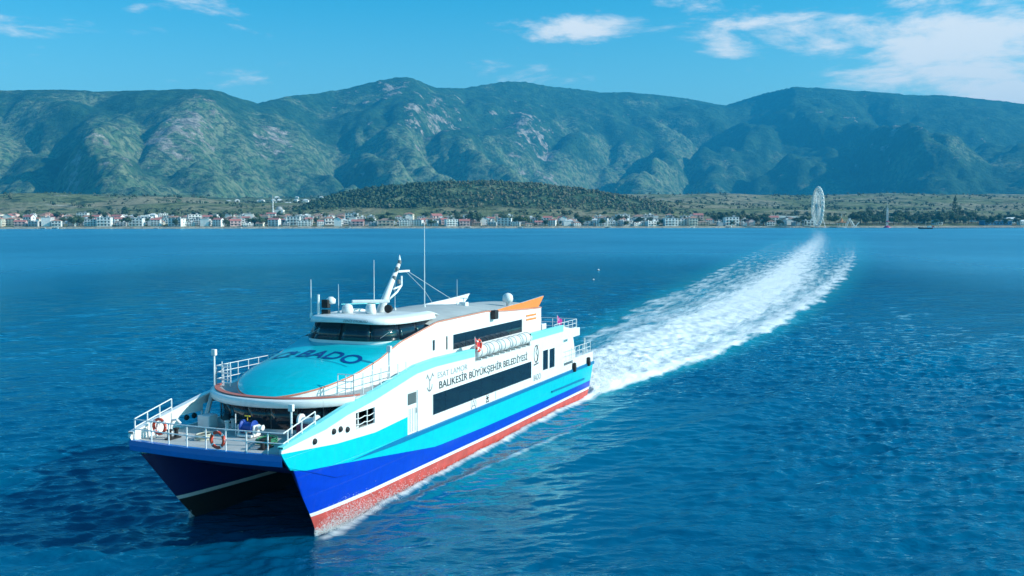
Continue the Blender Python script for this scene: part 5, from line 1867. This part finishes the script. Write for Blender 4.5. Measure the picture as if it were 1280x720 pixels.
def jetty():
    a = Vector((at_px(1150, 1362), 1362.0)); b = Vector((at_px(1300, 1500), 1500.0))
    o = empty('jetty', (a.x, a.y, 0)); tag(o, 'low dark wooden jetty on piles running out from the right shore', 'jetty')
    d = b - a; L = d.length; o.rotation_euler = (0, 0, math.atan2(d.y, d.x))
    wood = pmat('jetty_wood', (.16, .13, .11), .85, var=.15)
    MB().box((L / 2, 0, 1.5), (L, 4, .4)).build('deck', wood, o)
    for k in range(int(L / 6)):
        for s in (-1.7, 1.7): MB().bar((2 + 6 * k, s, -3), (2 + 6 * k, s, 1.4), .22, 6).build('pile', wood, o)
    r = MB(); r.bar((0, -1.9, 2.6), (L, -1.9, 2.6), .06, 4); r.build('handrail', wood, o)
    for k in range(int(L / 9)):
        MB().bar((4 + 9 * k, -1.9, 1.6), (4 + 9 * k, -1.9, 2.6), .07, 4).build('rail_post', wood, o)
    # boat moored at the head
    x, y = at_px(1156, 1345), 1345.0
    q = empty('fishing_boat', (x, y, 0), PI - .05); tag(q, 'small dark hulled boat with white cabin moored at the jetty head', 'boat')
    rows = []
    for (xx, w, zt, zb) in ((-9, 2.1, 1.9, -.3), (-4, 2.6, 1.7, -.5), (2, 2.6, 1.8, -.5), (7, 1.6, 2.3, -.3), (10, .1, 2.9, .6)):
        rows.append([(xx, -w, zt), (xx, -w * .85, zb + .5), (xx, 0, zb), (xx, w * .85, zb + .5), (xx, w, zt)])
    mb = MB(); mb.grid(rows); mb.grid([[r[0], r[4]] for r in rows]); mb.add(rows[0], [(0, 1, 2, 3, 4)]); mb.build('hull', pmat('dark_hull', (.03, .035, .05), .5), q)
    MB().box((-5, 0, 2.9), (5, 3.2, 2.4)).build('cabin', WALLS['white'], q, bevel=.15); MB().box((-9.5, 0, 3.2), (3, 2.6, 1.8)).build('shelter', pmat('boat_red', (.55, .08, .07), .6), q)
    MB().bar((0, 0, 1.8), (0, 0, 11), .12, 6).build('mast', CREAM, q); MB().prism([(-7.2, 3.0), (-2.8, 3.0), (-2.8, 3.7), (-7.2, 3.7)], -1.66, -1.6, 'y').build('window', PANE, q)


jetty()


def beach_things():
    def par():
        o = empty('beach_parasol')
        MB().bar((0, 0, 0), (0, 0, 2.4), .05, 5).build('pole', CREAM, o)
        MB().lathe([(1.7, 2.0), (1.2, 2.35), (.1, 2.75), (0, 2.75)], (0, 0, 0), 'z', 10).build('canopy', pmat('parasol_straw', (.30, .24, .16), .9), o)
        return o
    p0 = par(); first = True
    for px in list(np.linspace(598, 690, 17)) + list(np.linspace(700, 790, 9)):
        y = 1430 + 9; x = at_px(px, y); y = float(shore(x)) + random.uniform(9, 14); x = at_px(px + random.uniform(-1, 1), y)
        o = p0 if first else copy_tree(p0); first = False
        o.location = (x, y, gz(x, y)); lab = 'straw beach parasol on the strand ' + ('before the green trees' if px < 695 else "below the mound's sunny foot"); tag(o, lab, 'parasol', lab)
    # small white skiffs pulled up
    def skiff():
        o = empty('skiff')
        rows = [[(xx, -w, zt), (xx, 0, 0), (xx, w, zt)] for xx, w, zt in ((-2.6, .8, .8), (0, 1.0, .75), (1.8, .7, .9), (3, .05, 1.2))]
        MB().grid(rows).build('hull', WHITE, o); MB().box((-.6, 0, .6), (.3, 1.6, .08)).build('thwart', CREAM, o); return o
    s0 = skiff(); first = True
    for px in (55, 70, 196, 300, 435, 585, 650, 760, 865, 910, 948, 990):
        y = 1430 + 4; x = at_px(px, y); y = float(shore(x)) + random.uniform(1, 6); x = at_px(px, y)
        o = s0 if first else copy_tree(s0); first = False
        o.location = (x, y, max(0.1, gz(x, y))); o.rotation_euler = (0, 0, random.uniform(-.4, .4)); s = random.uniform(1, 1.7); o.scale = (s, s, s)
        lab = 'small white skiff drawn up at the water edge ' + quarter(px); tag(o, lab, 'skiff', lab)


beach_things()


def floats():
    for (px, py, s, lab) in ((748, 338, 0.5, 'larger of two small pale buoys afloat beyond the ferry stern'), (742, 350, .36, 'smaller of two small pale buoys afloat beyond the ferry stern')):
        d = CAMH * FPX / (py - YH); x = at_px(px, d)
        o = empty('buoy', (x, d, .05)); o.scale = (s, s, s); tag(o, lab, 'buoy', None)
        MB().lathe([(0, -.5), (.5, -.45), (.85, -.1), (.85, .2), (.5, .5), (.2, .7), (0, .72)], (0, 0, 0), 'z', 14).build('float_body', WHITE, o, smooth=True)
        MB().lathe([(.88, -.12), (.93, -.05), (.93, .08), (.88, .14)], (0, 0, 0), 'z', 14).build('band', BLACK, o)
        MB().bar((0, 0, .6), (0, 0, 1.2), .05, 6).build('staff', STEEL, o)


floats()

# ================================================================== HAZE
def build_haze():
    mb = MB().box((0, 5050, 597), (22000, 10900, 1206))
    m = bpy.data.materials.new('air_haze'); m.use_nodes = True
    nt = m.node_tree; N, L = nt.nodes, nt.links
    N.remove(N['Principled BSDF'])
    pv = N.new('ShaderNodeVolumePrincipled')
    pv.inputs['Color'].default_value = (0.04, 0.53, 1.0, 1)
    pv.inputs['Density'].default_value = 8e-5
    pv.inputs['Anisotropy'].default_value = 0.0
    L.new(pv.outputs[0], N['Material Output'].inputs['Volume'])
    o = mb.build('haze', m)
    tag(o, 'thin blue sea haze between the ferry and the far mountains', None, kind='stuff')


build_haze()
